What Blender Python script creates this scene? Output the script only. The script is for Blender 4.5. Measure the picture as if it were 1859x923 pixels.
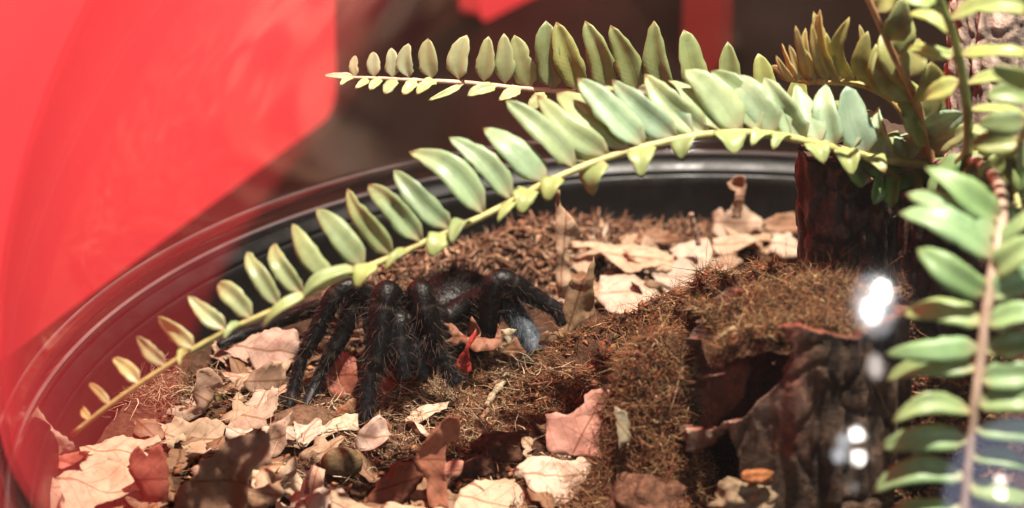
import bpy, bmesh, math, random
import numpy as np
from mathutils import Vector, Matrix, geometry, kdtree

random.seed(7)
rng = np.random.default_rng(7)
for o in list(bpy.data.objects):
    bpy.data.objects.remove(o)
scene = bpy.context.scene
COL = scene.collection
S = 0.01                                   # everything below is written in centimetres

# ------------------------------------------------------------------ camera
PW, PH = 1859, 923
HF = math.radians(10)
FPX = PW / 2 / math.tan(HF)
DIST, EL, PITCH, YAW = 86.04, math.radians(27.4), math.radians(25.4), math.radians(5.3)
CAM = np.array([0, -DIST * math.cos(EL), DIST * math.sin(EL)])
cam = bpy.data.cameras.new('camera')
cam.sensor_width = 36
cam.lens = 18 / math.tan(HF)
cam.clip_start, cam.clip_end = 0.02, 50
cam.dof.use_dof = True
cam.dof.focus_distance = 0.925
cam.dof.aperture_fstop = 8.2
camo = bpy.data.objects.new('camera', cam)
COL.objects.link(camo)
camo.location = CAM * S
camo.rotation_euler = (math.pi / 2 - PITCH, 0, YAW)
scene.camera = camo


def ray(px, py):
    d = np.array([(px - PW / 2) / FPX, 1, -(py - PH / 2) / FPX])
    c, s = math.cos(PITCH), math.sin(PITCH)
    d = np.array([d[0], d[1] * c + d[2] * s, -d[1] * s + d[2] * c])
    c, s = math.cos(YAW), math.sin(YAW)
    return np.array([d[0] * c - d[1] * s, d[0] * s + d[1] * c, d[2]])


def atz(px, py, z):
    r = ray(px, py)
    return CAM + (z - CAM[2]) / r[2] * r


def atY(px, py, Y):
    r = ray(px, py)
    return CAM + (Y - CAM[1]) / r[1] * r


def atplane(px, py, P, n):
    r = ray(px, py)
    return CAM + ((P - CAM) @ n) / (r @ n) * r


# ------------------------------------------------------------------ world, lamps, exposure
world = bpy.data.worlds.new('World')
scene.world = world
world.use_nodes = True
bg = world.node_tree.nodes['Background']
bg.inputs[0].default_value = (1.0, 0.82, 0.72, 1)
bg.inputs[1].default_value = 0.045


def aim(o, target):
    o.rotation_euler = (Vector(np.array(target, float) * S) - o.location).to_track_quat('-Z', 'Y').to_euler()


def lamp(name, kind, loc, energy, color, target=None, **kw):
    l = bpy.data.lights.new(name, kind)
    l.energy = energy
    l.color = color
    for k, v in kw.items():
        setattr(l, k, v)
    o = bpy.data.objects.new(name, l)
    COL.objects.link(o)
    o.location = np.array(loc, float) * S
    if target is not None:
        aim(o, target)
    return o


# warm spot lamp hanging over the dome
lamp('key_lamp', 'SPOT', (11, 0, 108), 215, (1.0, 0.90, 0.78), (-10, 6, 0), spot_size=math.radians(54), spot_blend=0.35, shadow_soft_size=0.012)
# room lamps behind the camera, seen as reflections in the dome
lamp('room_lamp', 'AREA', (46.8, -131.5, 99), 2.6, (1, 0.95, 0.88), (2.7, -18.6, 11.4), shape='ELLIPSE', size=0.026, size_y=0.062)
lamp('room_lamp', 'AREA', (43.8, -137, 94), 3.4, (0.97, 0.98, 1.0), (2.7, -18.6, 11.4), shape='ELLIPSE', size=0.026, size_y=0.062)
lamp('room_lamp', 'AREA', (45, -136, 96), 0.28, (0.97, 0.98, 1.0), (2.7, -18.6, 11.4), shape='ELLIPSE', size=0.16, size_y=0.24)  # wide dim lamp added for the halo round the two glare spots
lamp('room_lamp', 'AREA', (46, -147, 76), 0.10, (1, 0.86, 0.78), (2.7, -19.4, 10.0), shape='ELLIPSE', size=0.05, size_y=0.09)
lamp('room_lamp', 'POINT', (40, -158, 53), 1.2, (1, 0.93, 0.85), shadow_soft_size=0.02)
lamp('room_lamp', 'POINT', (41, -161, 45), 1.2, (1, 0.9, 0.82), shadow_soft_size=0.02)
lamp('room_lamp', 'POINT', (34, -162, 46), 0.22, (0.92, 0.95, 1), shadow_soft_size=0.027)
lamp('room_lamp', 'POINT', (35.5, -160, 51), 0.18, (0.92, 0.95, 1), shadow_soft_size=0.027)
lamp('room_lamp', 'POINT', (39, -163, 34), 0.04, (1, 0.9, 0.82), shadow_soft_size=0.02)
lamp('room_lamp', 'POINT', (90, -142, 30), 0.4, (1, 0.85, 0.72), shadow_soft_size=0.014)
lamp('room_lamp', 'POINT', (90, -143, 25), 0.4, (1, 0.85, 0.72), shadow_soft_size=0.014)
lamp('blue_reflection_lamp', 'AREA', (98, -146, 26), 1.5, (0.62, 0.70, 1), (5.5, -20, 7.5), shape='DISK', size=0.56)  # added unseen lamp that makes the bluish reflection in the dome

vs = scene.view_settings
vs.view_transform = 'Standard'
vs.look = 'None'
vs.exposure = 0.12
vs.gamma = 1.0
vs.use_curve_mapping = False
cy = scene.cycles
cy.max_bounces = 6
cy.use_adaptive_sampling = True
cy.adaptive_threshold = 0.02
cy.transparent_max_bounces = 20
cy.use_denoising = True
cy.sample_clamp_indirect = 6
cy.caustics_reflective = False
cy.caustics_refractive = False

# ------------------------------------------------------------------ helpers: noise


def _h(ix, iy, iz, seed):
    n = (ix.astype(np.int64) * 374761393 + iy.astype(np.int64) * 668265263 + iz.astype(np.int64) * 2147483647 + seed * 1274126177) & 0xffffffff
    n = ((n ^ (n >> 13)) * 1274126177) & 0xffffffff
    return ((n ^ (n >> 16)) & 0xffff) / 65535.0 * 2 - 1


def vnoise(x, y, z=0.0, seed=0):
    x, y, z = np.broadcast_arrays(np.asarray(x, float), np.asarray(y, float), np.asarray(z, float))
    ix, iy, iz = np.floor(x), np.floor(y), np.floor(z)
    fx, fy, fz = x - ix, y - iy, z - iz
    fx, fy, fz = [f * f * (3 - 2 * f) for f in (fx, fy, fz)]
    r = 0
    for a in (0, 1):
        for b in (0, 1):
            for c in (0, 1):
                w = (fx if a else 1 - fx) * (fy if b else 1 - fy) * (fz if c else 1 - fz)
                r = r + w * _h(ix + a, iy + b, iz + c, seed)
    return r


def fbm(x, y, z=0.0, oct=4, seed=0):
    r, a = 0, 1.0
    for i in range(oct):
        r = r + a * vnoise(np.asarray(x) * 2 ** i, np.asarray(y) * 2 ** i, np.asarray(z) * 2 ** i, seed + i * 17)
        a *= 0.5
    return r


def unit(v):
    v = np.asarray(v, float)
    return v / (np.linalg.norm(v) + 1e-12)


# ------------------------------------------------------------------ helpers: objects
ORG = {}


def mk(name, verts, faces, mat, parent=None, origin=None, smooth=True, uv=None, col=None, thick=0.0, label=None, cat=None, group=None, kind=None, tint=None, offset=0.0):
    """verts in world centimetres -> ONE mesh object whose origin stands at `origin`"""
    verts = np.asarray(verts, float)
    if origin is None:
        origin = np.array([verts[:, 0].mean(), verts[:, 1].mean(), verts[:, 2].min()]) if parent is None else ORG[parent.name]
    origin = np.asarray(origin, float)
    me = bpy.data.meshes.new(name)
    loc = (verts - origin) * S
    if isinstance(faces, np.ndarray):
        nv = faces.shape[1]
        me.vertices.add(len(loc))
        me.vertices.foreach_set('co', loc.astype(np.float32).ravel())
        me.loops.add(faces.size)
        me.loops.foreach_set('vertex_index', faces.astype(np.int32).ravel())
        me.polygons.add(len(faces))
        me.polygons.foreach_set('loop_start', np.arange(0, faces.size, nv, dtype=np.int32))
        me.update(calc_edges=True)
        me.validate()
    else:
        me.from_pydata([tuple(v) for v in loc], [], [tuple(f) for f in faces])
        me.update()
    if smooth:
        me.polygons.foreach_set('use_smooth', np.ones(len(me.polygons), dtype=bool))
    li = np.zeros(len(me.loops), dtype=np.int32)
    me.loops.foreach_get('vertex_index', li)
    if uv is not None:
        l = me.uv_layers.new(name='UVMap')
        l.data.foreach_set('uv', np.asarray(uv, np.float32)[li].ravel())
    if col is not None:
        a = me.color_attributes.new('col', 'FLOAT_COLOR', 'POINT')
        c = np.ones((len(verts), 4), np.float32)
        c[:, :3] = col
        a.data.foreach_set('color', c.ravel())
    if mat is not None:
        me.materials.append(mat)
    o = bpy.data.objects.new(name, me)
    COL.objects.link(o)
    ORG[o.name] = origin
    if parent is not None:
        o.parent = parent
        o.location = (origin - ORG[parent.name]) * S
    else:
        o.location = origin * S
    if thick:
        m = o.modifiers.new('thickness', 'SOLIDIFY')
        m.thickness = thick * S
        m.offset = offset
    tagit(o, label, cat, group, kind, tint)
    return o


def tagit(o, label=None, cat=None, group=None, kind=None, tint=None):
    if label: o['label'] = label
    if cat: o['category'] = cat
    if group: o['group'] = group
    if kind: o['kind'] = kind
    if tint is not None: o['tint'] = [float(t) for t in tint]


def empty(name, origin, label=None, cat=None, group=None):
    o = bpy.data.objects.new(name, None)
    COL.objects.link(o)
    o.empty_display_size = 0.01
    o.location = np.asarray(origin, float) * S
    ORG[o.name] = np.asarray(origin, float)
    tagit(o, label, cat, group)
    return o


def gridfaces(nu, nv, wrapv=False):
    f = []
    for i in range(nu - 1):
        for j in range(nv if wrapv else nv - 1):
            k = (j + 1) % nv
            f.append((i * nv + j, (i + 1) * nv + j, (i + 1) * nv + k, i * nv + k))
    return np.array(f)


def lathe(profile, n=192, a0=0, a1=2 * math.pi):
    P = np.array(profile, float)
    th = np.linspace(0, 2 * math.pi, n, endpoint=False)
    V = np.stack([P[:, 0][:, None] * np.cos(th), P[:, 0][:, None] * np.sin(th), np.repeat(P[:, 1][:, None], n, 1)], -1).reshape(-1, 3)
    return V, gridfaces(len(P), n, True)[:, ::-1]


def catmull(P, n):
    P = np.asarray(P, float)
    Q = np.vstack([2 * P[0] - P[1], P, 2 * P[-1] - P[-2]])
    out = []
    m = len(P) - 1
    for t in np.linspace(0, m, n):
        i = min(int(t), m - 1)
        u = t - i
        p0, p1, p2, p3 = Q[i], Q[i + 1], Q[i + 2], Q[i + 3]
        out.append(0.5 * ((2 * p1) + (-p0 + p2) * u + (2 * p0 - 5 * p1 + 4 * p2 - p3) * u * u + (-p0 + 3 * p1 - 3 * p2 + p3) * u ** 3))
    return np.array(out)


def frames(C):
    T = np.gradient(C, axis=0)
    T /= np.linalg.norm(T, axis=1)[:, None] + 1e-9
    N = np.zeros_like(T)
    a = np.array([0.3, 0.2, 0.9])
    N[0] = unit(a - (a @ T[0]) * T[0])
    for i in range(1, len(T)):
        n = N[i - 1] - (N[i - 1] @ T[i]) * T[i]
        N[i] = unit(n)
    return T, N, np.cross(T, N)


def tube(C, R, ns=10, cap=True):
    C = np.asarray(C, float)
    R = np.broadcast_to(np.asarray(R, float), (len(C),))
    T, N, B = frames(C)
    th = np.linspace(0, 2 * math.pi, ns, endpoint=False)
    V = C[:, None] + R[:, None, None] * (np.cos(th)[None, :, None] * N[:, None] + np.sin(th)[None, :, None] * B[:, None])
    V = V.reshape(-1, 3)
    F = [tuple(f) for f in gridfaces(len(C), ns, True)]
    if cap:
        F.append(tuple(range(ns)))
        F.append(tuple(range(len(V) - 1, len(V) - 1 - ns, -1)))
    return V, F


# ------------------------------------------------------------------ helpers: materials
class Mat:
    def __init__(s, name):
        s.m = bpy.data.materials.new(name)
        s.m.use_nodes = True
        s.t = s.m.node_tree
        s.b = s.t.nodes['Principled BSDF']
        s.out = s.t.nodes['Material Output']

    def n(s, typ, **kw):
        nd = s.t.nodes.new('ShaderNode' + typ)
        for k, v in kw.items():
            if hasattr(nd, k):
                setattr(nd, k, v)
            else:
                nd.inputs[k.replace('_', ' ')].default_value = v
        return nd

    def l(s, a, b):
        s.t.links.new(a, b)

    def set(s, **kw):
        for k, v in kw.items():
            s.b.inputs[k.replace('_', ' ')].default_value = v

    def noise(s, scale, detail=4, vec=None, rough=0.55):
        nd = s.n('TexNoise')
        nd.inputs['Scale'].default_value = scale
        nd.inputs['Detail'].default_value = detail
        nd.inputs['Roughness'].default_value = rough
        if vec is None:
            vec = s.coord()
        s.l(vec, nd.inputs['Vector'])
        return nd

    def coord(s, which='Object'):
        nd = s.n('TexCoord')
        return nd.outputs[which]

    def ramp(s, fac, stops):
        r = s.n('ValToRGB')
        el = r.color_ramp.elements
        while len(el) < len(stops):
            el.new(0.5)
        for e, (p, c) in zip(el, stops):
            e.position = p
            e.color = tuple(c) + ((1,) if len(c) == 3 else ())
        s.l(fac, r.inputs[0])
        return r.outputs[0]

    def mix(s, fac, a, b, mode='MIX'):
        m = s.n('Mix')
        m.data_type = 'RGBA'
        m.blend_type = mode
        for k, v in ((0, fac), (6, a), (7, b)):
            if hasattr(v, 'is_linked'):
                s.l(v, m.inputs[k])
            else:
                m.inputs[k].default_value = v if k == 0 else tuple(v) + ((1,) if len(v) == 3 else ())
        return m.outputs[2]

    def math(s, op, a, b=None, clamp=False):
        m = s.n('Math')
        m.operation = op
        m.use_clamp = clamp
        for k, v in ((0, a), (1, b)):
            if v is None: continue
            if hasattr(v, 'is_linked'):
                s.l(v, m.inputs[k])
            else:
                m.inputs[k].default_value = v
        return m.outputs[0]

    def bump(s, h, strength=0.3, dist=0.001):
        b = s.n('Bump')
        b.inputs['Strength'].default_value = strength
        b.inputs['Distance'].default_value = dist
        s.l(h, b.inputs['Height'])
        s.l(b.outputs[0], s.b.inputs['Normal'])
        return b.outputs[0]

    def attr(s, name, typ='OBJECT'):
        a = s.n('Attribute')
        a.attribute_type = typ
        a.attribute_name = name
        return a.outputs['Color']

    def translucent(s, color, fac, normal=None):
        tr = s.n('BsdfTranslucent')
        s.l(color, tr.inputs['Color'])
        mx = s.n('MixShader')
        mx.inputs[0].default_value = fac
        s.l(s.b.outputs[0], mx.inputs[1])
        s.l(tr.outputs[0], mx.inputs[2])
        s.l(mx.outputs[0], s.out.inputs[0])


def mat_red():
    m = Mat('red_paint')
    n = m.noise(6, 3)
    c = m.ramp(n.outputs[0], [(0.3, (0.80, 0.046, 0.056)), (0.7, (0.86, 0.056, 0.068))])
    m.l(c, m.b.inputs['Base Color'])
    m.set(Roughness=0.55, Specular_IOR_Level=0.3)
    return m.m


def mat_dimred():
    m = Mat('dimmed_red_paint')  # red darkened in the colour so the panel looks dimly lit
    n = m.noise(6, 3)
    m.l(m.ramp(n.outputs[0], [(0.3, (0.17, 0.012, 0.010)), (0.7, (0.22, 0.016, 0.014))]), m.b.inputs['Base Color'])
    m.set(Roughness=0.7, Specular_IOR_Level=0.2)
    return m.m


def mat_table():
    m = Mat('dark_table')
    n = m.noise(9, 3)
    c = m.ramp(n.outputs[0], [(0.35, (0.003, 0.0016, 0.0012)), (0.55, (0.007, 0.0035, 0.0025)), (0.75, (0.015, 0.008, 0.006))])
    m.l(c, m.b.inputs['Base Color'])
    m.set(Roughness=0.42, Specular_IOR_Level=0.07)
    return m.m


def mat_plastic():
    m = Mat('black_plastic')
    n = m.noise(900, 3)
    m.l(m.ramp(n.outputs[0], [(0.3, (0.004, 0.0036, 0.0036)), (0.75, (0.009, 0.008, 0.0075))]), m.b.inputs['Base Color'])
    n2 = m.noise(120, 4)
    m.l(m.ramp(n2.outputs[0], [(0.3, (0.30,) * 3), (0.7, (0.48,) * 3)]), m.b.inputs['Roughness'])
    m.set(Specular_IOR_Level=0.28)
    m.bump(n.outputs[0], 0.12, 0.0004)
    return m.m


def mat_dome():
    m = Mat('clear_acrylic')
    geo = m.n('NewGeometry')
    ior = m.math('ADD', m.math('MULTIPLY', geo.outputs['Backfacing'], 1 / 1.57 - 1.57), 1.57)
    fr = m.n('Fresnel')
    m.l(ior, fr.inputs['IOR'])
    st = m.n('Mapping')
    st.inputs['Scale'].default_value = (26, 26, 4)
    m.l(m.coord(), st.inputs['Vector'])
    n = m.noise(1, 3, st.outputs[0])
    bp = m.n('Bump')
    bp.inputs['Strength'].default_value = 0.06
    bp.inputs['Distance'].default_value = 0.0008
    m.l(n.outputs[0], bp.inputs['Height'])
    gl = m.n('BsdfGlossy')
    gl.inputs['Roughness'].default_value = 0.05
    m.l(bp.outputs[0], gl.inputs['Normal'])
    tr = m.n('BsdfTransparent')
    tr.inputs[0].default_value = (0.985, 0.985, 0.985, 1)
    df = m.n('BsdfDiffuse')
    df.inputs[0].default_value = (0.8, 0.78, 0.76, 1)
    haze = m.n('MixShader')  # thin diffuse share puts a veiling haze into the dome material
    dn = m.noise(60, 5)
    m.l(m.ramp(dn.outputs[0], [(0.35, (0.0005,) * 3), (0.75, (0.0018,) * 3)]), haze.inputs[0])
    m.l(tr.outputs[0], haze.inputs[1])
    m.l(df.outputs[0], haze.inputs[2])
    mx = m.n('MixShader')
    m.l(fr.outputs[0], mx.inputs[0])
    m.l(haze.outputs[0], mx.inputs[1])
    m.l(gl.outputs[0], mx.inputs[2])
    m.l(mx.outputs[0], m.out.inputs[0])
    m.t.nodes.remove(m.b)
    return m.m


def mat_soil():
    m = Mat('coir_soil')
    n = m.noise(260, 8, rough=0.7)
    n2 = m.noise(40, 4)
    c = m.ramp(n.outputs[0], [(0.28, (0.020, 0.009, 0.005)), (0.5, (0.075, 0.034, 0.018)), (0.68, (0.16, 0.085, 0.045)), (0.85, (0.30, 0.19, 0.11))])
    c = m.mix(m.ramp(n2.outputs[0], [(0.4, (0,) * 3), (0.65, (0.6,) * 3)]), c, (0.045, 0.022, 0.012))
    m.l(c, m.b.inputs['Base Color'])
    m.set(Roughness=0.9, Specular_IOR_Level=0.2)
    m.bump(n.outputs[0], 0.9, 0.0025)
    return m.m


def mat_clod():
    m = Mat('dirt_clod')
    n = m.noise(380, 7, rough=0.7)
    c = m.mix(1.0, m.ramp(n.outputs[0], [(0.3, (0.25,) * 3), (0.55, (0.8,) * 3), (0.8, (1.5,) * 3)]), m.attr('tint'), 'MULTIPLY')
    m.l(c, m.b.inputs['Base Color'])
    m.set(Roughness=0.9, Specular_IOR_Level=0.15)
    m.bump(n.outputs[0], 0.8, 0.002)
    return m.m


def mat_fibre(name='fibre', rough=0.75):
    m = Mat(name)
    c = m.attr('col', 'GEOMETRY')
    m.l(c, m.b.inputs['Base Color'])
    m.set(Roughness=rough, Specular_IOR_Level=0.25)
    return m.m


def mat_leaf():
    m = Mat('dry_leaf')
    uvn = m.n('UVMap')
    sep = m.n('SeparateXYZ')
    m.l(uvn.outputs[0], sep.inputs[0])
    u, v = sep.outputs[0], sep.outputs[1]
    av = m.math('ABSOLUTE', v)
    nz = m.noise(350, 5)
    nb = m.noise(90, 4)
    wob = m.math('MULTIPLY', m.math('SUBTRACT', nb.outputs[0], 0.5), 0.25)
    # side veins run obliquely from the midrib
    k = m.math('ADD', m.math('SUBTRACT', u, m.math('MULTIPLY', av, 0.9)), wob)
    saw = m.math('ABSOLUTE', m.math('SUBTRACT', m.math('FRACT', m.math('MULTIPLY', k, 1.7)), 0.5))
    side = m.math('LESS_THAN', saw, 0.035)
    mid = m.math('LESS_THAN', m.math('ADD', av, m.math('MULTIPLY', wob, 0.25)), 0.035)
    vein = m.math('MAXIMUM', m.math('MULTIPLY', side, 0.45), m.math('MULTIPLY', mid, 0.9))
    tint = m.attr('tint')
    base = m.mix(1.0, tint, m.ramp(nz.outputs[0], [(0.25, (0.62, 0.58, 0.52)), (0.5, (1.0, 1.0, 1.0)), (0.8, (1.14, 1.12, 1.08))]), 'MULTIPLY')
    base = m.mix(m.ramp(nb.outputs[0], [(0.45, (0,) * 3), (0.75, (0.55,) * 3)]), base, m.mix(1.0, tint, (0.66, 0.42, 0.30), 'MULTIPLY'))
    sp = m.noise(700, 2)
    base = m.mix(m.ramp(sp.outputs[0], [(0.70, (0,) * 3), (0.76, (0.7,) * 3)]), base, (0.06, 0.03, 0.015))
    base = m.mix(vein, base, m.mix(1.0, tint, (0.58, 0.42, 0.32), 'MULTIPLY'))
    m.l(base, m.b.inputs['Base Color'])
    m.set(Roughness=0.62, Specular_IOR_Level=0.3)
    hgt = m.math('ADD', m.math('MULTIPLY', nz.outputs[0], 0.6), m.math('MULTIPLY', vein, 0.5))
    nr = m.bump(hgt, 0.55, 0.0008)
    m.translucent(m.mix(1.0, base, (1.0, 0.55, 0.40), 'MULTIPLY'), 0.22)
    return m.m


def mat_fern():
    m = Mat('fern_green')
    uvn = m.n('UVMap')
    sep = m.n('SeparateXYZ')
    m.l(uvn.outputs[0], sep.inputs[0])
    u, v = sep.outputs[0], sep.outputs[1]
    av = m.math('ABSOLUTE', v)
    n = m.noise(260, 4)
    n2 = m.noise(70, 3)
    tint = m.attr('tint')
    c = m.mix(1.0, tint, m.ramp(n.outputs[0], [(0.3, (0.82, 0.84, 0.8)), (0.7, (1.1, 1.1, 1.1))]), 'MULTIPLY')
    c = m.mix(m.ramp(n2.outputs[0], [(0.4, (0,) * 3), (0.75, (0.45,) * 3)]), c, m.mix(1.0, tint, (1.15, 0.92, 0.6), 'MULTIPLY'))
    c = m.mix(m.ramp(u, [(0.0, (0.75,) * 3), (0.22, (0,) * 3)]), c, (0.50, 0.33, 0.22))       # pinkish leaflet base
    tipn = m.math('ADD', u, m.math('MULTIPLY', m.math('SUBTRACT', n2.outputs[0], 0.5), 0.5))
    c = m.mix(m.ramp(tipn, [(0.93, (0,) * 3), (1.0, (0.8,) * 3)]), c, (0.20, 0.10, 0.04))       # withered tips
    sp = m.noise(420, 2)
    c = m.mix(m.ramp(sp.outputs[0], [(0.68, (0,) * 3), (0.75, (0.45,) * 3)]), c, m.mix(1.0, tint, (0.55, 0.45, 0.3), 'MULTIPLY'))
    mid = m.math('LESS_THAN', av, 0.07)
    c = m.mix(m.math('MULTIPLY', mid, 0.35), c, m.mix(1.0, tint, (0.75, 0.8, 0.7), 'MULTIPLY'))
    m.l(c, m.b.inputs['Base Color'])
    m.set(Roughness=0.42, Specular_IOR_Level=0.5)
    vn = m.math('ABSOLUTE', m.math('SUBTRACT', m.math('FRACT', m.math('MULTIPLY', m.math('SUBTRACT', u, m.math('MULTIPLY', av, 0.16)), 15.0)), 0.5))
    h = m.math('SUBTRACT', m.math('ADD', m.math('MULTIPLY', n.outputs[0], 0.35), m.math('MULTIPLY', vn, 0.15)), m.math('MULTIPLY', mid, 0.5))
    m.bump(h, 0.35, 0.0006)
    m.translucent(m.mix(1.0, c, (1.1, 1.05, 0.5), 'MULTIPLY'), 0.36)
    return m.m


def mat_stem():
    m = Mat('fern_stem')
    n = m.noise(220, 4)
    c = m.mix(1.0, m.attr('tint'), m.ramp(n.outputs[0], [(0.3, (0.7, 0.65, 0.6)), (0.7, (1.1, 1.1, 1.1))]), 'MULTIPLY')
    m.l(c, m.b.inputs['Base Color'])
    m.set(Roughness=0.5)
    m.bump(n.outputs[0], 0.4, 0.0006)
    return m.m


def mat_bark(name, dark, mid, lite, spec=0.3, rough=0.75):
    m = Mat(name)
    c = m.attr('col', 'GEOMETRY')
    n = m.noise(220, 7, rough=0.7)
    cc = m.mix(1.0, c, m.ramp(n.outputs[0], [(0.3, (0.35, 0.32, 0.3)), (0.5, (0.9, 0.9, 0.9)), (0.75, (1.7, 1.6, 1.5))]), 'MULTIPLY')
    m.l(cc, m.b.inputs['Base Color'])
    m.set(Roughness=rough, Specular_IOR_Level=spec)
    m.bump(n.outputs[0], 0.8, 0.002)
    return m.m


def mat_spider():
    m = Mat('tarantula_skin')
    c = m.attr('col', 'GEOMETRY')
    n = m.noise(420, 5)
    cc = m.mix(1.0, c, m.ramp(n.outputs[0], [(0.3, (0.6,) * 3), (0.7, (1.3,) * 3)]), 'MULTIPLY')
    m.l(cc, m.b.inputs['Base Color'])
    m.set(Roughness=0.4, Specular_IOR_Level=0.2)
    m.bump(n.outputs[0], 0.7, 0.0008)
    return m.m


def mat_edge():
    m = Mat('rim_reflection_line')
    n = m.noise(30, 4)
    m.l(m.ramp(n.outputs[0], [(0.35, (0.22, 0.20, 0.20)), (0.65, (0.5, 0.46, 0.45))]), m.b.inputs['Base Color'])
    m.set(Roughness=0.3, Transmission_Weight=0.45)
    return m.m


M_EDGE = mat_edge()
M_RED, M_TABLE, M_PLASTIC, M_DOME = mat_red(), mat_table(), mat_plastic(), mat_dome()
M_SOIL, M_CLOD, M_FIBRE, M_HAIR = mat_soil(), mat_clod(), mat_fibre(), mat_fibre('tarantula_hair', 0.45)
M_LEAF, M_FERN, M_STEM = mat_leaf(), mat_fern(), mat_stem()
M_BARK, M_SPIDER = mat_bark('bark', 0, 0, 0), mat_spider()
M_WETBARK = mat_bark('wet_bark', 0, 0, 0, 0.6, 0.42)

# ------------------------------------------------------------------ the setting: table, red wall, red screens
ZT = -9.0
V = np.array([(-120, -90, ZT), (120, -90, ZT), (120, 160, ZT), (-120, 160, ZT)], float)
mk('table_top', V, [(0, 1, 2, 3)], M_TABLE, kind='structure', origin=(0, 0, ZT))


def slab(name, a, b, z0, z1, th, mat, r=1.2, **kw):
    """upright panel between ground points a and b with rounded corners"""
    a, b = np.array(a, float), np.array(b, float)
    L = np.linalg.norm(b - a)
    d = (b - a) / L
    nn = np.array([-d[1], d[0]])
    out = []
    for cx, cz, s0 in ((L - r, z0 + r, -90), (L - r, z1 - r, 0), (r, z1 - r, 90), (r, z0 + r, 180)):
        for k in range(7):
            t = math.radians(s0 + 15 * k)
            out.append((cx + r * math.cos(t), cz + r * math.sin(t)))
    n = len(out)
    V, F = [], []
    for off in (0, th):
        for (s, z) in out:
            p = a + d * s + nn * off
            V.append((p[0], p[1], z))
    F = [tuple(range(n)), tuple(range(2 * n - 1, n - 1, -1))] + [(i, i + n, (i + 1) % n + n, (i + 1) % n) for i in range(n)]
    return mk(name, V, F, mat, smooth=False, origin=((a + b)[0] / 2, (a + b)[1] / 2, z0), **kw)


wa, wb = atz(612, 205, ZT)[:2], atz(250, 474, ZT)[:2]
wd = (wb - wa) / np.linalg.norm(wb - wa)
near = wa + wd * ((-17.0 - wa[1]) / wd[1])
slab('red_wall', near, wa, ZT + 0.05, 62, 3.0, M_RED, kind='structure')
p0, p1 = atz(872, 46, ZT)[:2], atz(905, 40, ZT)[:2]
slab('red_screen', (p0[0], p0[1]), (p0[0] + 9, p0[1] + 16), ZT + 0.05, 14, 1.2, M_RED, r=0.6, label='small red panel standing on the dark table, the left one behind the dome', cat='panel', group='red panels behind the dome')
p0 = atz(1296, 140, ZT)[:2]
slab('red_screen', (p0[0] - 1.5, p0[1] + 1), (p0[0] + 0.2, p0[1]), ZT + 0.05, 16, 1.0, mat_dimred(), r=0.6, label='narrow dimmed red panel behind the upper fern leaflets', cat='panel', group='red panels behind the dome')

# ------------------------------------------------------------------ tray and dome
tray = empty('tray', (0, 0, ZT), 'round black plastic tray filled with soil, leaves and bark', 'tray')
prof_body = [(19.5, ZT + 0.02), (20.9, ZT + 0.02), (21.6, ZT + 0.6), (21.75, -4.0), (21.8, -3.35), (21.2, -3.35), (21.12, -3.42), (21.0, -3.7), (20.7, -7.5), (19.5, -7.6), (19.5, ZT + 0.02)]
v, f = lathe(prof_body)
mk('wall', v, f, M_PLASTIC, tray)
prof_rim = [(21.25, -3.33), (21.9, -3.33), (22.15, -3.2), (22.2, -3.0), (22.1, -2.88), (21.95, -2.86), (21.7, -2.92), (21.45, -3.06), (21.28, -3.2), (21.22, -3.27), (21.25, -3.33)]
v, f = lathe(prof_rim)
mk('rim', v, f, M_PLASTIC, tray)

dome = empty('dome', (0, 0, -2.9), 'clear acrylic dome covering the black tray', 'dome')
R0, TH = 22.0, 0.22
ph0 = math.asin(-2.2 / R0)
phs = np.linspace(ph0, math.pi / 2 - 0.002, 72)
prof = [(R0 * math.cos(p), R0 * math.sin(p)) for p in phs] + [((R0 - TH) * math.cos(p), (R0 - TH) * math.sin(p)) for p in phs[::-1]]
prof.append(prof[0])
v, f = lathe(prof, 224)
mk('shell', v, f, M_DOME, dome)
rb = R0 * math.cos(ph0)
prof = [(rb - TH, -2.19), (rb + 0.10, -2.12), (rb + 0.42, -2.16), (rb + 0.52, -2.30), (rb + 0.48, -2.44), (rb + 0.30, -2.50), (rb + 0.22, -2.56), (rb + 0.26, -2.72), (rb + 0.12, -2.82), (rb - 0.14, -2.82), (rb - 0.30, -2.72), (rb - 0.26, -2.40), (rb - TH, -2.19)]
v, f = lathe(prof, 224)
mk('flange', v, f, M_DOME, dome)

for (rr_e, zz_e, wd_e) in ((rb + 0.47, -2.20, 0.050), (rb + 0.02, -2.80, 0.075)):  # pale beads added as the bright reflection lines along the flange
    th = np.linspace(0, 2 * math.pi, 10, endpoint=False)
    prof = [(rr_e + wd_e * math.cos(t), zz_e + wd_e * math.sin(t)) for t in th]
    prof.append(prof[0])
    v, f = lathe(prof, 224)
    mk('edge', v, f, M_EDGE, dome)

# ------------------------------------------------------------------ soil
crest = np.array([atY(*p) for p in [(930, 690, 7), (1000, 642, 7), (1100, 600, 7), (1200, 572, 7), (1300, 520, 7), (1400, 505, 6.5), (1480, 498, 6), (1570, 520, 6), (1700, 560, 5), (1859, 590, 5)]])
back = np.array([atY(*p) for p in [(690, 505, 13), (740, 492, 14), (800, 475, 15), (880, 440, 16), (960, 408, 17), (1060, 412, 18), (1130, 418, 19), (1200, 425, 19)]])


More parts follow.
